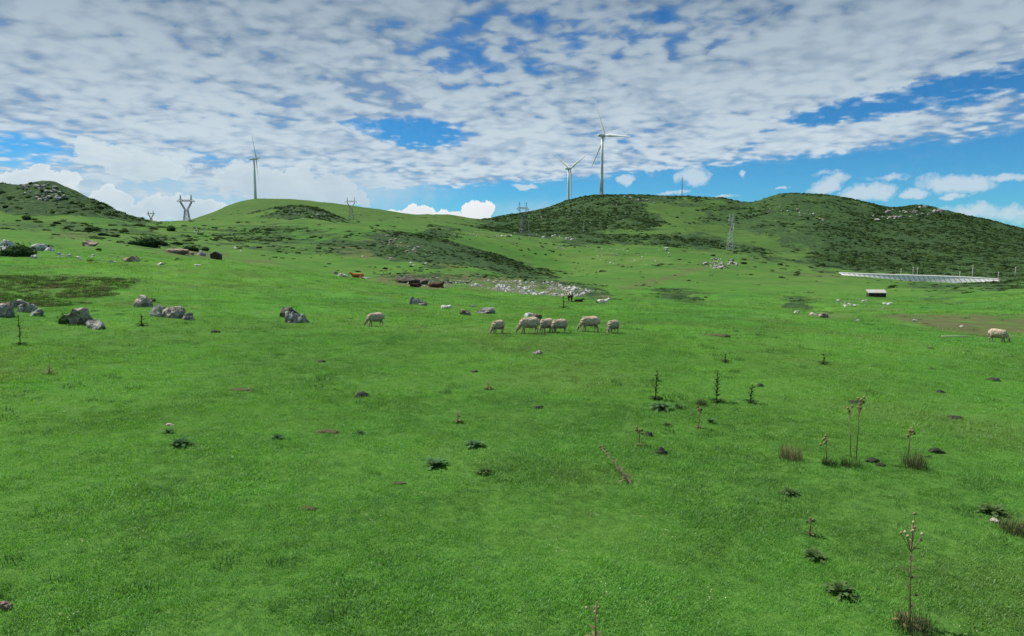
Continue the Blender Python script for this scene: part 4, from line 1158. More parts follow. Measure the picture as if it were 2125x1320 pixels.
# ------------------------------------------------------------------ sheep and cows (each one continuous skin)
def m_sheep(gg, o):
    tcn = gg.n('ShaderNodeTexCoord'); v = tcn.outputs['Object']
    bare = gg.attr('bare'); dirt = gg.attr('dirt')
    n = gg.noise(gg.vm('ADD', v, gg.xyz(objrand(gg) * 9, 0.0, 0.0)), 7.0, 5, 0.7); vr = gg.voronoi(v, 26.0)
    c = gg.mix(gg.step(n, 0.35, 0.7), (0.55, 0.465, 0.35), (0.36, 0.28, 0.195))
    c = gg.mix(dirt * 0.7, c, (0.16, 0.125, 0.09))
    c = gg.mix(gg.step(vr, 0.0, 0.45, 0.35, 0.0), c, (0.15, 0.11, 0.08))
    c = gg.mix(bare, c, gg.mix(n, (0.36, 0.30, 0.24), (0.22, 0.17, 0.13)))
    hoof = gg.attr('hoof'); c = gg.mix(hoof, c, (0.03, 0.025, 0.02))
    principled(gg, o, c, 0.95, gg.voronoi(v, 30.0) * 1.0 + n * .5, 0.7, 0.03, 0.05)
SHEEP = mat('sheep_fleece', m_sheep)
def sheep_mesh(name, legs, head_x=0.0, head_y=0.0, fat=1.0):
    f = fat
    caps = [((-.28, 0, .505), .175 * f, (.30, 0, .515), .190 * f), ((-.16, 0, .455), .180 * f, (.22, 0, .455), .190 * f), ((.30, 0, .52), .18 * f, (.41, 0, .50), .145 * f), ((-.28, 0, .52), .16, (-.38, 0, .47), .135),
            ((-.36, 0, .48), .125, (-.56 + head_x, head_y * .6, .29), .078), ((-.56 + head_x, head_y * .6, .285), .070, (-.62 + head_x, head_y, .19), .058), ((-.62 + head_x, head_y, .19), .057, (-.68 + head_x, head_y * 1.1, .075), .036),
            ((.50, 0, .53), .04, (.56, 0, .36), .026)]
    for s in (-1, 1):
        caps.append(((-.575 + head_x, head_y * .7 + s * .06, .27), .022, (-.565 + head_x, head_y * .7 + s * .145, .235), .020))
    for i, s in enumerate((-1, 1)):
        dx = legs[i]
        caps += [((-.27, s * .09, .40), .085, (-.27 + dx * .3, s * .10, .24), .042), ((-.27 + dx * .3, s * .10, .25), .038, (-.27 + dx, s * .10, .035), .027), ((-.27 + dx, s * .10, .03), .030, (-.285 + dx, s * .10, .025), .030)]
    for i, s in enumerate((-1, 1)):
        dx = legs[2 + i]
        caps += [((.33, s * .09, .44), .125, (.35 + dx * .2, s * .11, .30), .060), ((.35 + dx * .2, s * .11, .31), .052, (.42 + dx * .7, s * .11, .205), .032), ((.42 + dx * .7, s * .11, .205), .031, (.395 + dx, s * .11, .03), .025), ((.39 + dx, s * .11, .027), .030, (.375 + dx, s * .11, .025), .030)]
    me, co = organic(name, caps, 0.017, 2, 0.028, 16.0)
    co = co * np.array([.95, 1.12, 1.0]); co[:, 2] = np.where(co[:, 2] > .22, .22 + (co[:, 2] - .22) * 1.24, co[:, 2]); me.vertices.foreach_set('co', co.ravel()); me.update()
    co = co / np.array([.95, 1.12, 1.0]); co[:, 2] = np.where(co[:, 2] > .22, .22 + (co[:, 2] - .22) / 1.24, co[:, 2])
    x, y, z = co.T
    leg = np.clip((.30 - z) / .06, 0, 1) * (x > -.44)
    head = np.clip((-.50 + head_x * .5 - x) / .06, 0, 1)
    put_attr(me, 'bare', np.maximum(leg, head)); put_attr(me, 'hoof', ((z < .032) & (x > -.5)).astype(float))
    put_attr(me, 'dirt', np.clip((.46 - z) / .16, 0, 1) * (1 - leg) * .8 + .5 * (fbm(x * 3, z * 3 + y, 1, 3) > .25))
    me.materials.append(SHEEP)
    return me
sheepA = sheep_mesh('sheep_body_a', (.02, -.10, .03, -.12))
sheepB = sheep_mesh('sheep_body_b', (-.06, .07, -.10, .06), .03, .05, 1.05)
sheepC = sheep_mesh('sheep_body_c', (.00, .04, -.02, .02), .05, -.04, 1.08)
GS = 'sheep grazing on the pasture'
def sheep(label, me, px, py, len_m, rz):
    p = at(px, py)
    k = len_m / 1.22
    o = obj('sheep', me); o.location = p - Vector((0, 0, .012)); o.scale = (k, k, k)
    # follow the slope a little
    d_ = Vector((math.cos(rz), math.sin(rz))) * .4
    zz_ = height(np.array([p.x - d_.x, p.x + d_.x]), np.array([p.y - d_.y, p.y + d_.y]))
    o.rotation_euler = (0, -math.atan2(float(zz_[1] - zz_[0]), .8), rz)
    tag(o, label, 'sheep', GS)
    return o
def slen(px, py, lpx): return lpx * mpp(at(px, py))
sheep('lone pale sheep grazing left of the flock, facing left', sheepA, 779, 677, slen(779, 677, 43), .35)
sheep('sheep seen three-quarters on, leftmost of the flock in the centre', sheepB, 1033, 692, slen(1033, 692, 42), .85)
sheep('biggest grazing sheep, side-on with its head at the left, flock centre', sheepA, 1098, 692, slen(1098, 692, 52), .05)
sheep('sheep wedged between two others in the huddle of three', sheepC, 1134, 690, slen(1134, 690, 44), .65)
sheep('rightmost sheep in the huddle of three, hind legs clear', sheepB, 1160, 691, slen(1160, 691, 44), .45)
sheep('long sheep side-on with brown back, second from the right of the flock', sheepA, 1223, 688, slen(1223, 688, 49), .12)
sheep('smallest sheep, at the right end of the flock', sheepC, 1271, 691, slen(1271, 691, 40), .80)
sheep('single sheep far off at the right edge, facing right', sheepB, 2071, 710, slen(2071, 710, 34), math.pi - .75)

def m_cow(a, b, thr, name, seed):
    def f(gg, o):
        tcn = gg.n('ShaderNodeTexCoord'); v = gg.vm('ADD', tcn.outputs['Object'], (seed, 0, 0))
        n = gg.noise(v, 1.5, 3, 0.5, .5)
        c = gg.mix(gg.step(n, thr, thr + .02), a, b)
        c = gg.mix(gg.attr('face'), c, (0.62, 0.58, 0.52)) if thr < .9 else c
        principled(gg, o, gg.mix(gg.attr('hoof'), c, (.03, .025, .02)), 0.85, gg.noise(v, 20, 3), .2, .02, .15)
    return mat(name, f)
def cow_mesh(name, lying=False, turn=0.0, m_=None, graze=False):
    if not lying:
        caps = [((-.60, 0, 1.02), .33, (.55, 0, 1.02), .32), ((-.35, 0, .92), .34, (.40, 0, .90), .35), ((.55, 0, 1.08), .27, (.80, 0, 1.06), .21), ((-.60, 0, 1.12), .26, (-.78, 0, 1.08), .22),
                ((-.75, 0, 1.15), .21, (-1.10, turn * .4, 1.28), .14), ((-1.12, turn * .5, 1.30), .14, (-1.22, turn * .7, 1.22), .12), ((-1.2, turn * .7, 1.22), .115, (-1.42, turn, 1.00), .075),
                ((.98, 0, 1.10), .035, (1.04, 0, .55), .025), ((1.04, 0, .55), .045, (1.04, 0, .42), .03), ((.30, 0, .66), .13, (.42, 0, .60), .10)]
        for s in (-1, 1):
            caps += [((-.52, s * .17, .88), .17, (-.52, s * .18, .48), .075), ((-.52, s * .18, .50), .07, (-.53, s * .18, .08), .05), ((-.53, s * .18, .05), .06, (-.55, s * .18, .04), .06),
                     ((.62, s * .17, .95), .21, (.62, s * .19, .66), .12), ((.62, s * .19, .68), .10, (.74, s * .19, .48), .06), ((.74, s * .19, .48), .06, (.69, s * .19, .08), .048), ((.69, s * .19, .05), .06, (.67, s * .19, .04), .06),
                     ((-1.10, turn * .5 + s * .12, 1.32), .03, (-1.10, turn * .5 + s * .27, 1.30), .035), ((-1.10, turn * .5 + s * .08, 1.40), .03, (-1.14, turn * .5 + s * .17, 1.50), .014)]
    else:
        caps = [((-.60, 0, .38), .30, (.60, 0, .36), .33), ((-.3, .05, .33), .34, (.4, .06, .32), .36), ((.6, 0, .42), .26, (.84, 0, .34), .20), ((-.6, 0, .46), .25, (-.76, 0, .50), .21),
                ((-.74, 0, .52), .20, (-1.05, turn * .4, .78), .13), ((-1.06, turn * .5, .80), .14, (-1.17, turn * .7, .74), .115), ((-1.16, turn * .7, .74), .11, (-1.38, turn, .56), .075),
                ((-.55, -.18, .22), .13, (-.92, -.24, .09), .07), ((-.92, -.24, .09), .065, (-.60, -.30, .06), .05), ((-.5, .18, .22), .13, (-.88, .28, .09), .07), ((-.88, .28, .09), .06, (-1.15, .26, .06), .05),
                ((.55, -.22, .25), .19, (.30, -.42, .14), .10), ((.30, -.42, .13), .08, (.62, -.50, .07), .055), ((.62, -.50, .07), .05, (.30, -.55, .05), .045)]
        for s in (-1, 1):
            caps += [((-1.05, turn * .5 + s * .12, .84), .03, (-1.05, turn * .5 + s * .27, .82), .035), ((-1.05, turn * .5 + s * .08, .92), .03, (-1.09, turn * .5 + s * .16, 1.01), .014)]
    me, co = organic(name, caps, 0.035, 3)
    x, y, z = co.T
    put_attr(me, 'face', np.clip((-1.08 - x) / .05, 0, 1)); put_attr(me, 'hoof', (z < .07).astype(float) * (0 if lying else 1))
    me.materials.append(m_)
    return me
GC = 'cattle resting and standing around the stony ground'
def cow(label, me, px, py, rz, k=1.0):
    p = at(px, py)
    o = obj('cow', me); o.location = p - Vector((0, 0, .03)); o.rotation_euler = (0, 0, rz); o.scale = (k, k, k)
    return tag(o, label, 'cow', GC)
C_PIED = m_cow((0.075, 0.030, 0.018), (0.60, 0.55, 0.48), .63, 'brown_and_white_hide', 3.1)
C_PIED2 = m_cow((0.09, 0.045, 0.025), (0.66, 0.62, 0.56), .44, 'white_and_brown_hide', 8.4)
C_BLACK = m_cow((0.012, 0.011, 0.010), (0.02, 0.018, 0.016), .95, 'black_hide', 0)
C_ORANGE = m_cow((0.36, 0.125, 0.035), (0.42, 0.17, 0.06), .95, 'ginger_hide', 0)
C_RED = m_cow((0.13, 0.050, 0.026), (0.07, 0.034, 0.022), .50, 'red_brown_hide', 2)
def kof(px, py, hpx, real): return hpx * mpp(at(px, py)) / real
cow('brown cow with white face standing head-on beside the stony ground', cow_mesh('cow_standing', False, 0, C_PIED), 1183, 626, R(90), kof(1183, 626, 24, 1.5))
cow('black cow lying down, right of the standing brown and white cow', cow_mesh('cow_black', True, .1, C_BLACK), 1201, 627, R(200), kof(1201, 627, 19, 2.0))
cow('white and brown cow lying farther right, below the dark hollow edge', cow_mesh('cow_pied', True, -.1, C_PIED2), 1250, 630, R(190), kof(1250, 630, 28, 2.1))
cow('ginger cow lying on the near green crest at the left', cow_mesh('cow_ginger', True, .2, C_ORANGE), 742, 576, R(15), kof(742, 576, 27, 2.1))
cow('red-brown cow lying right of the dark rock heap', cow_mesh('cow_red', True, -.1, C_RED), 905, 597, R(175), kof(905, 597, 34, 2.1))
cow('dark brown cow lying against the foot of the dark rock heap', cow_mesh('cow_dark', True, .1, m_cow((0.05, 0.022, 0.014), (0.02, 0.012, 0.01), .55, 'dark_brown_hide', 5)), 862, 596, R(10), kof(862, 596, 26, 2.1))
# ------------------------------------------------------------------ rocks one can point at
def rock(label, px, py, wpx, hpx, mt, cat='rock', sink=.42, cuts=13, rz=None, deep=.75, sub=3, group=None, rough=.14, name='rock'):
    p = at(px, py); k = mpp(p)
    me = rock_mesh(name, wpx * k * 1.02, wpx * k * deep, hpx * k * .92, sub, cuts, rough, sink)
    me.materials.append(mt)
    o = obj(name, me); o.location = p + Vector((0, wpx * k * deep * .3, -.05 * hpx * k))
    o.rotation_euler = (0, 0, rz if rz is not None else random.uniform(-.35, .35))
    return tag(o, label, cat, group)
GL = 'weathered rocks in the near left field'
rock('brown rock cut by the left edge of the photo, below the bank', 1, 657, 36, 30, ROCK_WARM, group=GL)
for (px, py, w, h, lab) in [(36, 640, 30, 17, 'upper grey rock of the slanting row near the left edge'), (52, 648, 34, 20, 'biggest grey rock of the slanting row near the left edge'), (71, 656, 26, 14, 'lowest grey rock of the slanting row near the left edge')]:
    rock(lab, px, py, w, h, ROCK_GREY, group=GL, cuts=14)
rock('rounded brownish boulder with a bush against its left side', 158, 674, 46, 36, ROCK_WARM, group=GL)
rock('low dark-sided rock just right of the rounded brownish boulder', 193, 683, 40, 19, ROCK_GREY, group=GL)
rock('blocky pale-topped boulder at the top of the chain of rocks', 288, 637, 44, 25, ROCK_WARM, group=GL, cuts=12)
rock('second rock of the chain, grey and upright', 326, 658, 36, 27, ROCK_GREY, group=GL)
rock('long flat-topped rock in the middle of the chain', 361, 660, 48, 25, ROCK_WARM, group=GL, cuts=12)
rock('small grey rock ending the chain on its right', 389, 664, 26, 16, ROCK_GREY, group=GL)
rock('dark brown back rock of the lone pile left of the single sheep', 597, 659, 38, 24, ROCK_DARK, group=GL, cuts=12)
rock('pale split rock at the front of the lone pile', 604, 670, 28, 27, ROCK_GREY, group=GL, cuts=14, rough=.18)
rock('grey wedge-shaped rock on the right of the lone pile', 622, 670, 30, 21, ROCK_GREY, group=GL, cuts=14)
GM = 'pale rocks on the grass behind the sheep'
rock('spotted grey-white boulder standing behind the lone sheep', 862, 632, 32, 19, ROCK_GREY, group=GM, cuts=12)
rock('small spotted rock leaning on the front of the grey-white boulder', 877, 635, 18, 11, ROCK_GREY, group=GM)
rock('low whitish stone right of the spotted boulder', 924, 641, 22, 9, ROCK_WHITE, group=GM)
rock('buff pointed rock left of the long slab', 965, 654, 25, 14, ROCK_WARM, group=GM, cuts=12)
rock('long pale slab sloping down to the right', 1007, 651, 44, 14, ROCK_GREY, group=GM, cuts=12, deep=.5)
rock('small grey stone at the upper left end of the long slab', 981, 637, 15, 6, ROCK_GREY, group=GM)
rock('cream rock peeping over the biggest sheep, left one of two', 1098, 657, 22, 9, ROCK_WHITE, group=GM)
rock('cream rock behind the huddle of sheep, right one of two', 1115, 663, 22, 14, ROCK_WARM, group=GM)
rock('single small grey-white rock on open grass below the flock', 1116, 737, 22, 11, ROCK_GREY, group=GM)
GV = 'rocks in the valley and along the crests'
rock('dark rock heap behind the near crest, its left boulder', 845, 588, 50, 17, ROCK_DARK, group=GV, cuts=12)
rock('dark rock heap behind the near crest, its right boulder', 874, 590, 36, 14, ROCK_DARK, group=GV, cuts=12)
rock('cream stone lying left of the ginger cow', 709, 574, 20, 8, ROCK_WHITE, group=GV)
rock('tiny dark-headed stone at the crest far left of the ginger cow', 696, 569, 9, 7, ROCK_WARM, group=GV)
rock('pale stone strip just below the ginger cow', 758, 579, 24, 5, ROCK_WARM, group=GV)
rock('buff slab left of the two big white rocks at the left edge', 8, 512, 26, 14, ROCK_WHITE, group=GV)
rock('white slab at the left edge under the buff slab', 5, 519, 20, 10, ROCK_WHITE, group=GV)
rock('whitish outcrop on the right side of the big dark bush', 74, 520, 32, 15, ROCK_WHITE, group=GV, cuts=12)
rock('small white rock right of the whitish outcrop', 100, 521, 18, 9, ROCK_WHITE, group=GV)
rock('small white rock below the big dark bush', 70, 536, 13, 7, ROCK_WHITE, group=GV)
rock('buff boulder alone on the upper left grass', 184, 511, 26, 12, ROCK_PINK, group=GV)
rock('pinkish-buff boulder in the middle of the left slope', 268, 544, 32, 14, ROCK_PINK, group=GV, cuts=12)
rock('low white stone left of the pinkish-buff boulder', 231, 545, 12, 5, ROCK_WHITE, group=GV)
rock('low white stone right of the pinkish-buff boulder', 330, 549, 18, 5, ROCK_WHITE, group=GV)
rock('flat pale stone alone below the small hut', 409, 552, 14, 4, ROCK_WHITE, group=GV)
rock('reddish rock mound right of the dark bushes on the left slope', 363, 526, 40, 10, ROCK_PINK, group=GV, cuts=12)
rock('reddish rock at the right tip of the reddish mound', 390, 528, 20, 6, ROCK_PINK, group=GV)
rock('grey rock between the reddish mound and the small hut', 414, 530, 20, 10, ROCK_GREY, group=GV)
rock('pale rock in the far brown soil band, under the round hollow', 1655, 650, 12, 6, ROCK_WHITE, group=GV)
rock('pale left rock of the group below the round hollow', 1690, 654, 18, 6, ROCK_WARM, group=GV)
rock('largest buff rock of the group below the round hollow', 1712, 659, 24, 12, ROCK_WARM, group=GV, cuts=12)
rock('tiny white stone on the bright grass left of the brown soil', 1781, 667, 9, 5, ROCK_WHITE, group=GV)
rock('tiny white stone in the middle of the brown soil band', 1900, 667, 9, 5, ROCK_WHITE, group=GV)
rock('tiny white stone toward the right end of the brown soil', 1997, 679, 6, 4, ROCK_WHITE, group=GV)
rock('pale stone half out of the grass at the left edge of the foreground', 2, 1268, 24, 14, ROCK_PINK, group=GV)
rock('pinkish flat stone in the grass above the thistle clump on the left', 349, 884, 20, 5, ROCK_WARM, group=GV)
rock('white-flecked stone in the grass near the right edge', 2068, 1085, 22, 7, ROCK_WARM, group=GV)

# ------------------------------------------------------------------ many stones: the largest as objects, the rest as one mass
def sample_poly(poly, n):
    pa = np.array(poly, float); lo, hi_ = pa.min(0), pa.max(0); out = np.zeros((0, 2))
    while len(out) < n:
        c = RNG.uniform(lo, hi_, (n * 3, 2)); c = c[in_poly(c[:, 0], c[:, 1], poly)]; out = np.vstack([out, c])
    return out[:n]
STONES = [   # outline, count, width in px (min, max), label, group
    ([(970, 592), (1060, 590), (1160, 590), (1235, 604), (1200, 616), (1120, 614), (1020, 604)], 125, (4.5, 11), 'pale stone in the dense stone field below the scrubby spur', 'stones of the dense stone field', ROCK_WHITE),
    ([(1000, 582), (1070, 582), (1160, 586), (1160, 591), (1070, 588), (1000, 587)], 34, (4, 8), 'white stone in the row along the foot of the scrubby spur', 'stones of the row under the spur', ROCK_WHITE),
    ([(930, 484), (1100, 483), (1200, 494), (1190, 500), (1060, 493), (930, 489)], 34, (3, 7), 'pale stone in the thin line at the foot of the wide ridge', 'stones at the foot of the wide ridge', ROCK_WHITE),
    ([(1210, 512), (1400, 516), (1430, 540), (1300, 560), (1215, 535)], 40, (2.8, 6), 'small white stone scattered over the middle valley slope', 'stones on the middle valley slope', ROCK_WHITE),
    ([(1455, 552), (1480, 536), (1520, 540), (1530, 552), (1490, 560)], 34, (4, 11), 'pale rock of the outcrop at the top of the diagonal track', 'rocks of the outcrop by the diagonal track', ROCK_GREY),
    ([(1728, 626), (1780, 620), (1850, 628), (1845, 640), (1760, 642)], 32, (3, 8), 'white stone in the scatter below the pale-roofed shed', 'stones below the pale-roofed shed', ROCK_WHITE),
    ([(735, 485), (800, 488), (880, 512), (900, 530), (860, 530), (780, 500)], 30, (3.5, 9), 'whitish stone on the brown shoulder of the middle hill', 'stones on the brown shoulder', ROCK_WARM),
    ([(745, 530), (880, 540), (890, 552), (820, 550), (750, 540)], 16, (3, 7), 'pale stone low on the flank of the middle hill', 'stones low on the middle hill', ROCK_WHITE),
    ([(110, 528), (205, 530), (210, 542), (120, 538)], 13, (4, 9), 'small white stone strewn over the upper left grass', 'stones on the upper left grass', ROCK_WHITE),
    ([(1285, 408), (1330, 408), (1370, 424), (1320, 420)], 14, (3.5, 8), 'pale rock on the ridge top right of the largest turbine', 'rocks on the ridge top', ROCK_GREY),
    ([(1800, 446), (1850, 434), (1925, 429), (1965, 442), (1900, 450), (1820, 458)], 34, (4, 14), 'grey crag rock under the right-hand summit', 'crag rocks of the right summit', ROCK_GREY),
    ([(1120, 425), (1310, 425), (1330, 470), (1120, 478)], 22, (2.6, 5), 'white stone showing in the dark scrub of the ridge flank', 'stones in the dark scrub', ROCK_WHITE),
    ([(50, 385), (110, 382), (150, 410), (100, 420), (50, 405)], 36, (5, 13), 'grey crag rock near the top of the dark left hill', 'crag rocks of the dark left hill', ROCK_GREY),
    ([(1560, 430), (1680, 432), (1720, 460), (1620, 450)], 18, (3, 8), 'pale rock on the upper slope between the two right summits', 'rocks between the right summits', ROCK_WARM),
    ([(590, 434), (640, 430), (690, 452), (620, 460)], 16, (3.5, 8), 'grey rock of the knob on the left green hill', 'rocks of the knob', ROCK_GREY),
    ([(395, 472), (440, 474), (445, 484), (400, 483)], 9, (4, 9), 'pale rock in the cluster on the left slope above the hut', 'rocks above the hut', ROCK_WARM),
    ([(485, 513), (518, 514), (520, 530), (495, 530)], 7, (4, 8), 'white stone among dark shrubs right of the hut', 'stones right of the hut', ROCK_WHITE),
    ([(820, 575), (970, 577), (1000, 590), (900, 600), (830, 582)], 26, (4, 11), 'pale stone around the dark rock heap behind the near crest', 'stones around the dark rock heap', ROCK_WARM),
    ([(1155, 510), (1190, 510), (1190, 518), (1155, 518)], 8, (3, 7), 'greyish stone in the small patch on the valley slope', 'stones of the small valley patch', ROCK_GREY),
]
stone_base = [rock_mesh(f'stone_{i}', 1, .8, .55, 1, 4, .2, .3) for i in range(6)]
def stone_variants(m_):
    out = []
    for me in stone_base:
        q = me.copy(); q.materials.append(m_); out.append(q)
    return out
rows = []
for (poly, n, (w0, w1), lab, grp, m_) in STONES:
    pts = sample_poly(poly, n * 3); kq = (1.0 if ('field' in grp or 'middle valley' in grp or 'shed' in grp) else 0.0) * fbm(pts[:, 0], pts[:, 1] * 3, 26, 3) + RNG.uniform(-.25, .25, len(pts)); pts = pts[np.argsort(-kq)[:n]]
    wp = w0 + (w1 - w0) * RNG.random(n) ** 2.2
    for (px, py), w in zip(pts, wp): rows.append((w, px, py, lab, grp, m_))
rows.sort(key=lambda q: -q[0])
H_ = hit([q[1] for q in rows], [q[2] for q in rows])
VAR = {}
rest = []; NS = 0
for (w, px, py, lab, grp, m_), p in zip(rows, H_):
    k = mpp(p) * w
    if len(rest) == 0 and NS < 285:
        if m_.name not in VAR: VAR[m_.name] = stone_variants(m_)
        o = obj('stone', random.choice(VAR[m_.name]))
        o.location = (p[0], p[1], p[2] - .05 * k); o.rotation_euler = (random.uniform(-.2, .2), random.uniform(-.2, .2), random.uniform(0, 6.28))
        o.scale = (k, k * random.uniform(.7, 1.1), k * random.uniform(.6, 1.25))
        tag(o, lab, 'stone', grp); NS += 1
    else:
        rest.append((p, k))
rest_p = np.array([q[0] for q in rest]); rest_k = np.array([q[1] for q in rest])
# plus the finest litter of the stone fields
fine = np.vstack([sample_poly(STONES[0][0], 1700), sample_poly(STONES[1][0], 260), sample_poly(STONES[3][0], 60), sample_poly(STONES[4][0], 50), sample_poly(STONES[5][0], 60), sample_poly(STONES[17][0], 260), sample_poly(STONES[2][0], 50)])
fine = fine[fbm(fine[:, 0], fine[:, 1] * 3, 26, 3) + RNG.uniform(-.3, .3, len(fine)) > -.16]
fp = hit(fine[:, 0], fine[:, 1]); fk = np.array([mpp(p) for p in fp]) * RNG.uniform(1.3, 4.2, len(fp))
ap, ak = np.vstack([rest_p, fp]), np.concatenate([rest_k, fk])
scatter('stone_litter', ap, np.c_[RNG.uniform(-.2, .2, (len(ap), 2)), RNG.uniform(0, 6.28, len(ap))], np.c_[ak, ak, ak * .8], stone_variants(ROCK_WHITE)[:3] + stone_variants(ROCK_GREY)[:3], label='fine pale stones strewn among the larger ones')

# ------------------------------------------------------------------ shrubs
bigb = [bush_mesh(f'shrub_{i}', 420, rg, BUSH, 1.0, .62, .09) for i in range(3)]
smallb = [bush_mesh(f'small_shrub_{i}', 130, rg, q, 1.0, .6, .15) for i, q in enumerate((BUSH, BUSH, BUSH_G, BUSH))]
def shrub(label, px, py, wpx, hpx, group=None, me=None, mat_=None):
    p = at(px, py); k = mpp(p)
    o = obj('shrub', me or random.choice(bigb if wpx > 16 else smallb))
    o.location = (p.x, p.y, p.z - .08 * hpx * k); o.scale = (wpx * k / 1.5, wpx * k / 1.5, hpx * k / .55); o.rotation_euler = (0, 0, random.uniform(0, 6.28))
    return tag(o, label, 'bush', group)
GB = 'dark bushes on the left slope'
for a in [(46, 532, 64, 27, 'big dark bush among the white rocks at the left edge'), (303, 512, 46, 22, 'largest of the dark bushes along the reddish bank'), (281, 508, 26, 12, 'dark bush just left of the largest one on the reddish bank'),
          (355, 479, 24, 11, 'dark bush on the skyline side of the left slope'), (368, 508, 22, 9, 'dark bush right of the largest one, standing free'), (401, 521, 34, 13, 'broad dark bush beside the reddish mound'), (213, 489, 24, 8, 'dark bush above the reddish soil strip'),
          (240, 492, 22, 8, 'dark bush at the right end of the reddish soil strip'), (188, 478, 30, 9, 'wide dark bush higher up on the left slope'), (55, 455, 20, 9, 'dark bush at the foot of the dark left hill'), (287, 469, 22, 7, 'dark bush in the saddle, left of the small pylon'),
          (317, 476, 20, 6, 'dark bush under the small sunk pylon'), (334, 509, 26, 11, 'dark bush between the largest one and the free one'), (426, 520, 18, 9, 'small dark bush left of the hut'), (205, 520, 11, 7, 'small dark bush right of the lone buff boulder'), (98, 513, 20, 7, 'low dark bush over the white rocks at left'),
          (260, 482, 20, 7, 'low dark bush above the larger bushes'), (118, 465, 18, 7, 'dark bush below the shoulder of the dark left hill')]:
    shrub(a[4], *a[:4], group=GB)
shrub('bush pressed against the left side of the rounded boulder', 134, 672, 30, 22, GB)
shrub('low bush growing over the blocky pale-topped boulder', 308, 627, 36, 13, GB, bush_mesh('brown_shrub', 300, rg, BROWNBUSH, 1, .5, .08))
DOTS = [
    ([(300, 466), (520, 470), (700, 490), (700, 560), (560, 540), (300, 500)], 44, (7, 14), 'low dark shrub dotting the green slope of the left middle hill', 'shrubs dotting the left middle hill'),
    ([(600, 455), (760, 470), (860, 505), (700, 520), (560, 470)], 20, (7, 13), 'low dark shrub below the rocky knob', 'shrubs below the rocky knob'),
    ([(880, 540), (1000, 560), (1150, 588), (980, 574), (820, 562)], 30, (6, 13), 'dark shrub on the lower edge of the scrubby spur', 'shrubs on the scrubby spur edge'),
    ([(0, 448), (280, 472), (200, 500), (0, 475)], 30, (7, 16), 'low dark shrub on the slope under the dark left hill', 'shrubs under the dark left hill'),
    ([(880, 470), (1000, 486), (1150, 500), (1190, 540), (1020, 515)], 26, (5, 11), 'small dark shrub on the green saddle slope', 'shrubs of the green saddle slope'),
    ([(1190, 502), (1450, 520), (1450, 590), (1250, 590), (1180, 545)], 22, (5, 10), 'small dark shrub on the open valley pasture', 'shrubs of the open valley pasture'),
    ([(1370, 412), (1560, 430), (1560, 480), (1380, 460)], 24, (5, 10), 'dark shrub on the bright patch of the ridge', 'shrubs on the bright ridge patch'),
    ([(1520, 500), (1640, 540), (1760, 574), (1640, 575), (1520, 545)], 34, (6, 15), 'dark shrub left of the pale retaining wall', 'shrubs left of the wall'),
    ([(1780, 584), (2000, 592), (2060, 604), (1960, 614), (1800, 600)], 24, (6, 13), 'dark shrub in the strip below the pale retaining wall', 'shrubs below the wall'),
    ([(1240, 600), (1300, 628), (1240, 622), (1200, 605)], 8, (7, 14), 'dark shrub along the edge behind the lying cows', 'shrubs behind the lying cows'),
]
for (poly, n, (w0, w1), lab, grp) in DOTS:
    pts = sample_poly(poly, n); hp = hit(pts[:, 0], pts[:, 1])
    for p in hp:
        w = (w0 + (w1 - w0) * random.random() ** 1.8) * mpp(p)
        o = obj('shrub', random.choice(smallb)); o.location = (p[0], p[1], p[2] - .06 * w); o.rotation_euler = (0, 0, random.uniform(0, 6.28))
        o.scale = (w / 1.4, w / 1.4, w * random.uniform(.45, .8)); tag(o, lab, 'bush', grp)

# ------------------------------------------------------------------ dung pats and clods
def clod(label, px, py, wpx, hpx, mt=DUNG, name='dung_pat', cat='dung', n=1):
    p = at(px, py); k = mpp(p); w, h = wpx * k, hpx * k * 1.15
    b = MB(True)
    for i in range(n):
        t = (i / max(n - 1, 1) - .5) * .7 if n > 1 else 0
        b.ball((t * w, random.uniform(-.1, .1) * w, h * .04), w * .46, 3, (1.0, .8, h / w * 1.15))
    me = b.mesh(name)
    for v in me.vertices:
        c = v.co; q = float(fbm(c.x / w * 4 + px, c.z / w * 5 + c.y / w * 4, 1, 3)); v.co = c * (1 + .55 * q)
    me.materials.append(mt)
    o = obj(name, me); o.location = p - Vector((0, 0, .01)); o.rotation_euler = (0, 0, random.uniform(-.3, .3))
    return tag(o, label, cat, 'dung pats on the grass' if mt is DUNG else 'bare soil clods in the grass')
for a in [(752, 824, 32, 13, 'large black dung pat on the grass left of centre'), (668, 751, 20, 7, 'flat dark dung pat above and left of the large black one'), (984, 772, 20, 6, 'flat dung pat between the small white rock and the black pat'), (1118, 847, 22, 9, 'dark dung pat directly below the small white rock'),
          (1371, 941, 27, 17, 'double-humped black dung pat, biggest on the right half'), (1346, 905, 20, 15, 'dark dung pat behind the double-humped one'), (1773, 837, 24, 10, 'black dung pat above the tall twin seed stalk'), (1950, 814, 18, 8, 'black dung pat toward the right edge, upper one'),
          (2063, 790, 24, 8, 'wide dark dung pat nearest the right edge'), (1574, 696, 12, 5, 'small far dung pat on the grass right of the flock'), (1578, 802, 18, 7, 'dark dung pat beside the short leafy stalk'), (1934, 766, 12, 4, 'small dung pat far off on the right'), (448, 690, 20, 8, 'dark dung pat left of the lone rock pile'),
          (1938, 938, 28, 10, 'dark green-black pat right of the dry clump'), (1812, 958, 26, 14, 'dark pat with a reddish edge below the tall twin stalk'), (1826, 966, 20, 7, 'thin dark pat touching the reddish-edged one'), (1978, 867, 28, 6, 'thin dark slash of dung under the right edge group'), (1930, 724, 16, 4, 'far flat dung pat below the single right sheep'), (1528, 688, 12, 4, 'far dark pat at the end of the shallow scrape')]:
    clod(a[4], *a[:4])
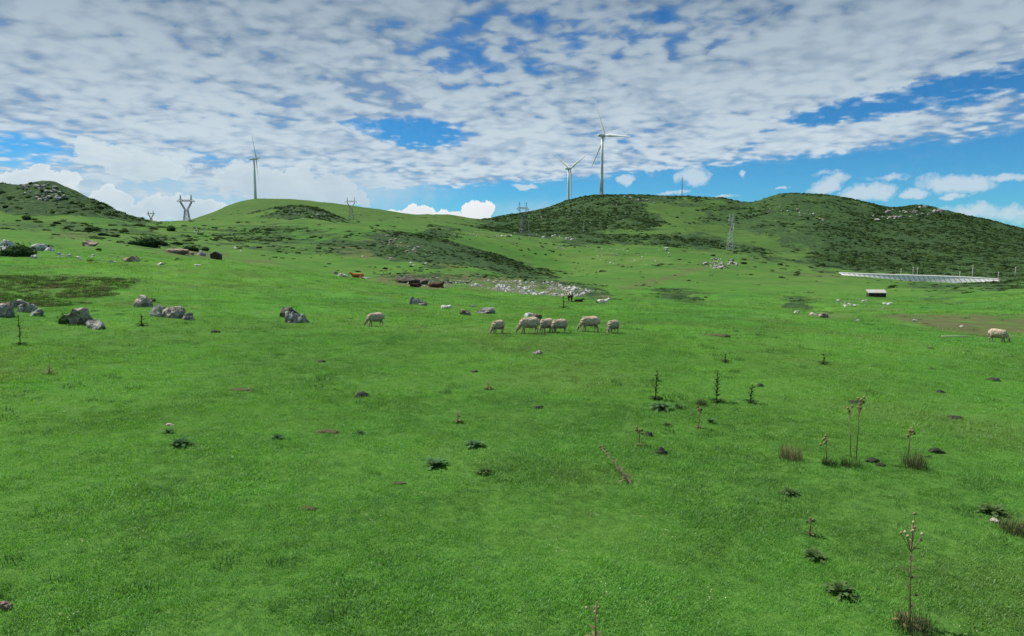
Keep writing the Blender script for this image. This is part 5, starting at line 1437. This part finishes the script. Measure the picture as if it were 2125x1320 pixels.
for a in [(507, 810, 28, 6, 'flat patch of pinkish bare soil left of the black dung'), (682, 898, 30, 8, 'brown clod of turned soil below the large black dung'), (641, 1056, 22, 8, 'pale brown clod in the lower left grass'), (822, 1003, 20, 6, 'small reddish soil clod below the dark rosette'), (1480, 696, 40, 4, 'long shallow soil scrape right of the flock')]:
    clod(a[4], *a[:4], mt=SOIL, name='soil_clod', cat='soil clod', n=4)

# ------------------------------------------------------------------ pasture weeds
def rosette(root, rad, hgt, n, mt, rgx=random, up=.35, part='leaf'):
    """a ring of jagged leaves, each its own part"""
    for i in range(n):
        a = 6.283 * i / n + rgx.uniform(-.3, .3); e = rgx.uniform(.15, 1.0) * up + .12
        L = rad * rgx.uniform(.7, 1.15)
        b = MB().leaf((math.cos(a) * .02, math.sin(a) * .02, .01), (math.cos(a), math.sin(a), e * 2.2), L, L * .19, .55, 7, .6)
        o = obj(part, b, mt, root)
def weed_rosette(label, px, py, wpx, hpx, mt=THISTLE, n=16, cat='thistle', name='thistle_rosette'):
    p = at(px, py); k = mpp(p)
    root = thing(name, label, cat, p, random.uniform(0, 6), 'thistle rosettes in the pasture')
    rosette(root, wpx * k * .58, hpx * k, n, mt, up=hpx / wpx * 1.5)
    inner = MB()
    for i in range(30):
        a = random.uniform(0, 6.28); inner.leaf((0, 0, .01), (math.cos(a), math.sin(a), random.uniform(.6, 1.8)), wpx * k * .36, wpx * k * .07, .3, 4, .5)
    obj('heart_leaves', inner, mt, root)
    return root
WEEDY = m_leafy((0.050, 0.100, 0.032), (0.10, 0.165, 0.055), 'olive_weed_leaves', 0.25)
for a in [(375, 925, 58, 30, 'jagged thistle clump on the left, below the pinkish flat stone'), (903, 968, 66, 34, 'dark bluish thistle rosette, the darkest plant left of centre'), (985, 926, 56, 26, 'thistle rosette up and right of the dark bluish one'),
          (575, 910, 38, 12, 'flat low rosette between the left clump and the soil clod'), (745, 901, 34, 9, 'flat low rosette right of the brown soil clod'), (1005, 982, 44, 14, 'low green rosette under the two thistle rosettes'), (350, 898, 32, 20, 'small leafy tuft directly behind the left thistle clump'),
          (1385, 884, 28, 18, 'small green rosette left of the twin weed'), (1475, 878, 34, 26, 'green rosette with pale flowers under the round bush'), (1690, 1160, 60, 36, 'yellowish bushy rosette in the lower right grass'), (1745, 1232, 70, 32, 'dark low rosette in the lower right corner area'),
          (1370, 850, 66, 24, 'spread grey-green rosette left of the round bush'), (1410, 848, 40, 18, 'small rosette joined to the spread grey-green one'), (1640, 1026, 44, 14, 'flat green rosette in the right middle foreground'), (2060, 1065, 60, 22, 'dark rosette at the right edge above the flecked stone')]:
    weed_rosette(a[4], *a[:4], mt=WEEDY if (a[0], a[1]) in ((1690, 1160), (1640, 1026), (1005, 982), (1385, 884), (1745, 1232), (2060, 1065)) else THISTLE, n=30 if a[2] > 40 else 16)
PALE_SEED = m_leafy((0.24, 0.19, 0.11), (0.46, 0.40, 0.26), 'pale_thistle_heads', 0.1)
def leafy_stalk(label, px, py, hpx, green=True, wpx=12, heads=0, group='upright leafy stalks in the right pasture', lean=0.0, base=True, dens=16, name='leafy_weed', cat='weed'):
    p = at(px, py); k = mpp(p); H = hpx * k
    root = thing(name, label, cat, p, random.uniform(0, .6), group)
    top = Vector((lean * H, random.uniform(-.1, .1) * H, H))
    mid = top * .5 + Vector((random.uniform(-.03, .03) * H, 0, 0))
    mt, st = (DARKSTEM, DARKSTEM) if green else (BROWNBUSH, DRYSTEM)
    obj('stem', MB(True).tube([(0, 0, -.02), mid, top], [max(.010, k * .9), max(.008, k * .7), max(.005, k * .35)], 6), st, root)
    path = lambda t: Vector((0, 0, 0)).lerp(mid, t * 2) if t < .5 else mid.lerp(top, t * 2 - 1)
    lv = MB()
    for i in range(dens):
        t = .18 + .8 * i / dens; a = i * 2.4; L = wpx * k * (.9 if t < .8 else .6) * random.uniform(.7, 1.1)
        lv.leaf(path(t), (math.cos(a), math.sin(a), .75), L, L * .42, .35, 3)
    obj('stem_leaves', lv, mt, root)
    if base:
        for i in range(7):
            a = i * .9 + random.uniform(-.2, .2); L = wpx * k * 1.5
            obj('base_leaf', MB().leaf((0, 0, .01), (math.cos(a), math.sin(a), .8), L, L * .3, .5, 4, .3), mt, root)
    for i in range(heads):
        q = top + Vector((random.uniform(-1, 1) * wpx * k * .9, random.uniform(-1, 1) * wpx * k * .5, random.uniform(-1.6, .4) * wpx * k))
        hd = MB(True).ball(q, k * 2.6, 1, (1, 1, 1.2))
        obj('seed_head', hd, PALE_SEED if cat == 'thistle' else SEED, root)
        obj('side_stem', MB().tube([path(.72), q], max(.004, k * .35), 4), st, root)
    return root
leafy_stalk('leftmost of three upright dark stalks right of centre', 1360, 828, 60, dens=26, wpx=15)
leafy_stalk('tallest and middle one of three upright dark stalks', 1487, 834, 62, dens=30, wpx=16)
leafy_stalk('shortest of three upright stalks, rightmost of them', 1557, 836, 38, wpx=15, dens=18)
leafy_stalk('very thin tall twin seed stalk, its taller stem', 1776, 958, 118, heads=7, dens=3, wpx=12, base=False, green=False)
leafy_stalk('very thin tall twin seed stalk, its shorter left stem', 1766, 950, 94, heads=3, dens=3, wpx=8, base=False, green=False)
leafy_stalk('yellow-flecked seed stalk left of the dark double-humped dung', 1327, 925, 36, heads=9, dens=8, wpx=9, green=False)
leafy_stalk('weed with orange-brown stalk above the green tuft', 1450, 888, 44, heads=4, dens=10, wpx=9, green=False)
leafy_stalk('dry curled stalk rising from the brown clump at right', 1886, 942, 48, heads=6, dens=12, wpx=10, green=False, base=False)
leafy_stalk('sprig with small dark heads left of the tall twin stalk', 1716, 962, 54, heads=6, dens=5, wpx=12, green=False)
leafy_stalk('faint upright weed at the left edge below the rocks', 42, 716, 52, dens=12)
leafy_stalk('small upright weed between the chain of rocks and the grass', 294, 676, 22, dens=10)
leafy_stalk('thin upright weed behind the flock, under the standing cow', 1170, 640, 26, dens=8)
leafy_stalk('small weed under the skyline weed row, right of centre', 1505, 752, 18, dens=8)
leafy_stalk('faint weed right of centre in the far grass', 1709, 756, 20, dens=8)
leafy_stalk('tiny brown weed on the far left grass', 103, 776, 16, green=False, dens=8)
leafy_stalk('low yellowish weed above the dark bluish rosette', 950, 876, 24, green=False, dens=10, wpx=12)
leafy_stalk('low weed right of the flat dung pat in the middle', 1013, 808, 18, green=False, dens=8, wpx=12)
leafy_stalk('brown-topped weed at the lower right, smaller one', 1680, 1110, 36, heads=5, dens=7, wpx=10, green=False)
leafy_stalk('tall pale-headed thistle stalk in the lower right corner', 1889, 1296, 172, heads=11, dens=14, wpx=26, green=False, base=True, name='thistle_stalk', cat='thistle')
leafy_stalk('stalk with brown head cut by the bottom edge', 1236, 1330, 78, heads=4, dens=8, wpx=20, green=False, name='thistle_stalk', cat='thistle')
def dead_stalk(label, px0, py0, px1, py1):
    a, b = at(px0, py0), at(px1, py1); k = mpp(a)
    root = thing('dead_thistle', label, 'dead weed', a)
    cc = Vector((0, 0, CAM_H)); b = cc + (b - cc) * .93
    v = b - a; d_ = v
    obj('stem', MB(True).tube([(0, 0, 0), d_ * .5 + Vector((0, 0, .06)), d_ + Vector((0, 0, .05))], [.006, .005, .003], 6), DRYSTEM, root)
    lv = MB()
    for i in range(80):
        t = random.random() ** 1.1; q = d_ * t + Vector((0, 0, .05)); an = random.uniform(0, 6.28)
        L = (.26 - .14 * t) * random.uniform(.3, 1.25); lv.leaf(q, (math.cos(an), math.sin(an), random.uniform(-.3, 2.4)), L, L * .085, .5, 3, .3)
    obj('withered_leaves', lv, m_leafy((0.10, 0.085, 0.06), (0.21, 0.17, 0.12), 'withered_leaves', .15), root)
    for i in range(10):
        q = d_ * random.uniform(.6, 1.03) + Vector((random.uniform(-.06, .06), random.uniform(-.06, .06), random.uniform(.04, .12)))
        obj('seed_head', MB(True).ball(q, random.uniform(.014, .024), 1), SEED, root)
dead_stalk('dead brown thistle fallen over in the grass, lower centre right', 1304, 1004, 1243, 928)
dry = [tuft_mesh(f'dry_clump_{i}', 210, .62, .60, .024, rg, BROWNBUSH) for i in range(2)]
grn = tuft_mesh('green_clump', 210, .62, .62, .026, rg, BUSH_G)
def clump(label, px, py, wpx, hpx, me):
    o = shrub(label, px, py, wpx, hpx, 'weed clumps in the right foreground', me); o.name = 'weed_clump'; o['category'] = 'weed clump'; return o
clump('brown withered weed clump, the roundest on the right', 1640, 952, 52, 34, dry[0])
clump('large dark withered clump with a dry stalk at right', 1898, 970, 52, 34, dry[1])
clump('small round dark bush beside the tallest dark stalk', 1455, 842, 28, 18, dry[0])
clump('small green weed clump at the foot of the sprig', 1722, 966, 32, 20, grn)
clump('green weed clump at the foot of the tall twin stalk', 1766, 968, 40, 22, grn)
clump('dark withered patch low at the right edge', 2105, 1105, 60, 30, dry[1])
clump('dark weed clump around the foot of the tall corner thistle', 1895, 1310, 74, 46, dry[1])
def pole_on_ground():
    a, b = at(1954, 700), at(2010, 700)
    root = obj('fallen_pole', MB(True).tube([a + Vector((0, 0, .05)), (a + b) / 2 + Vector((0, 0, .06)), b + Vector((0, 0, .05))], .05, 8), mat('peeled_wood', lambda gg, o: principled(gg, o, (.45, .42, .33), .8)))
    tag(root, 'thin pale pole lying on the grass left of the single right sheep', 'pole')
pole_on_ground()
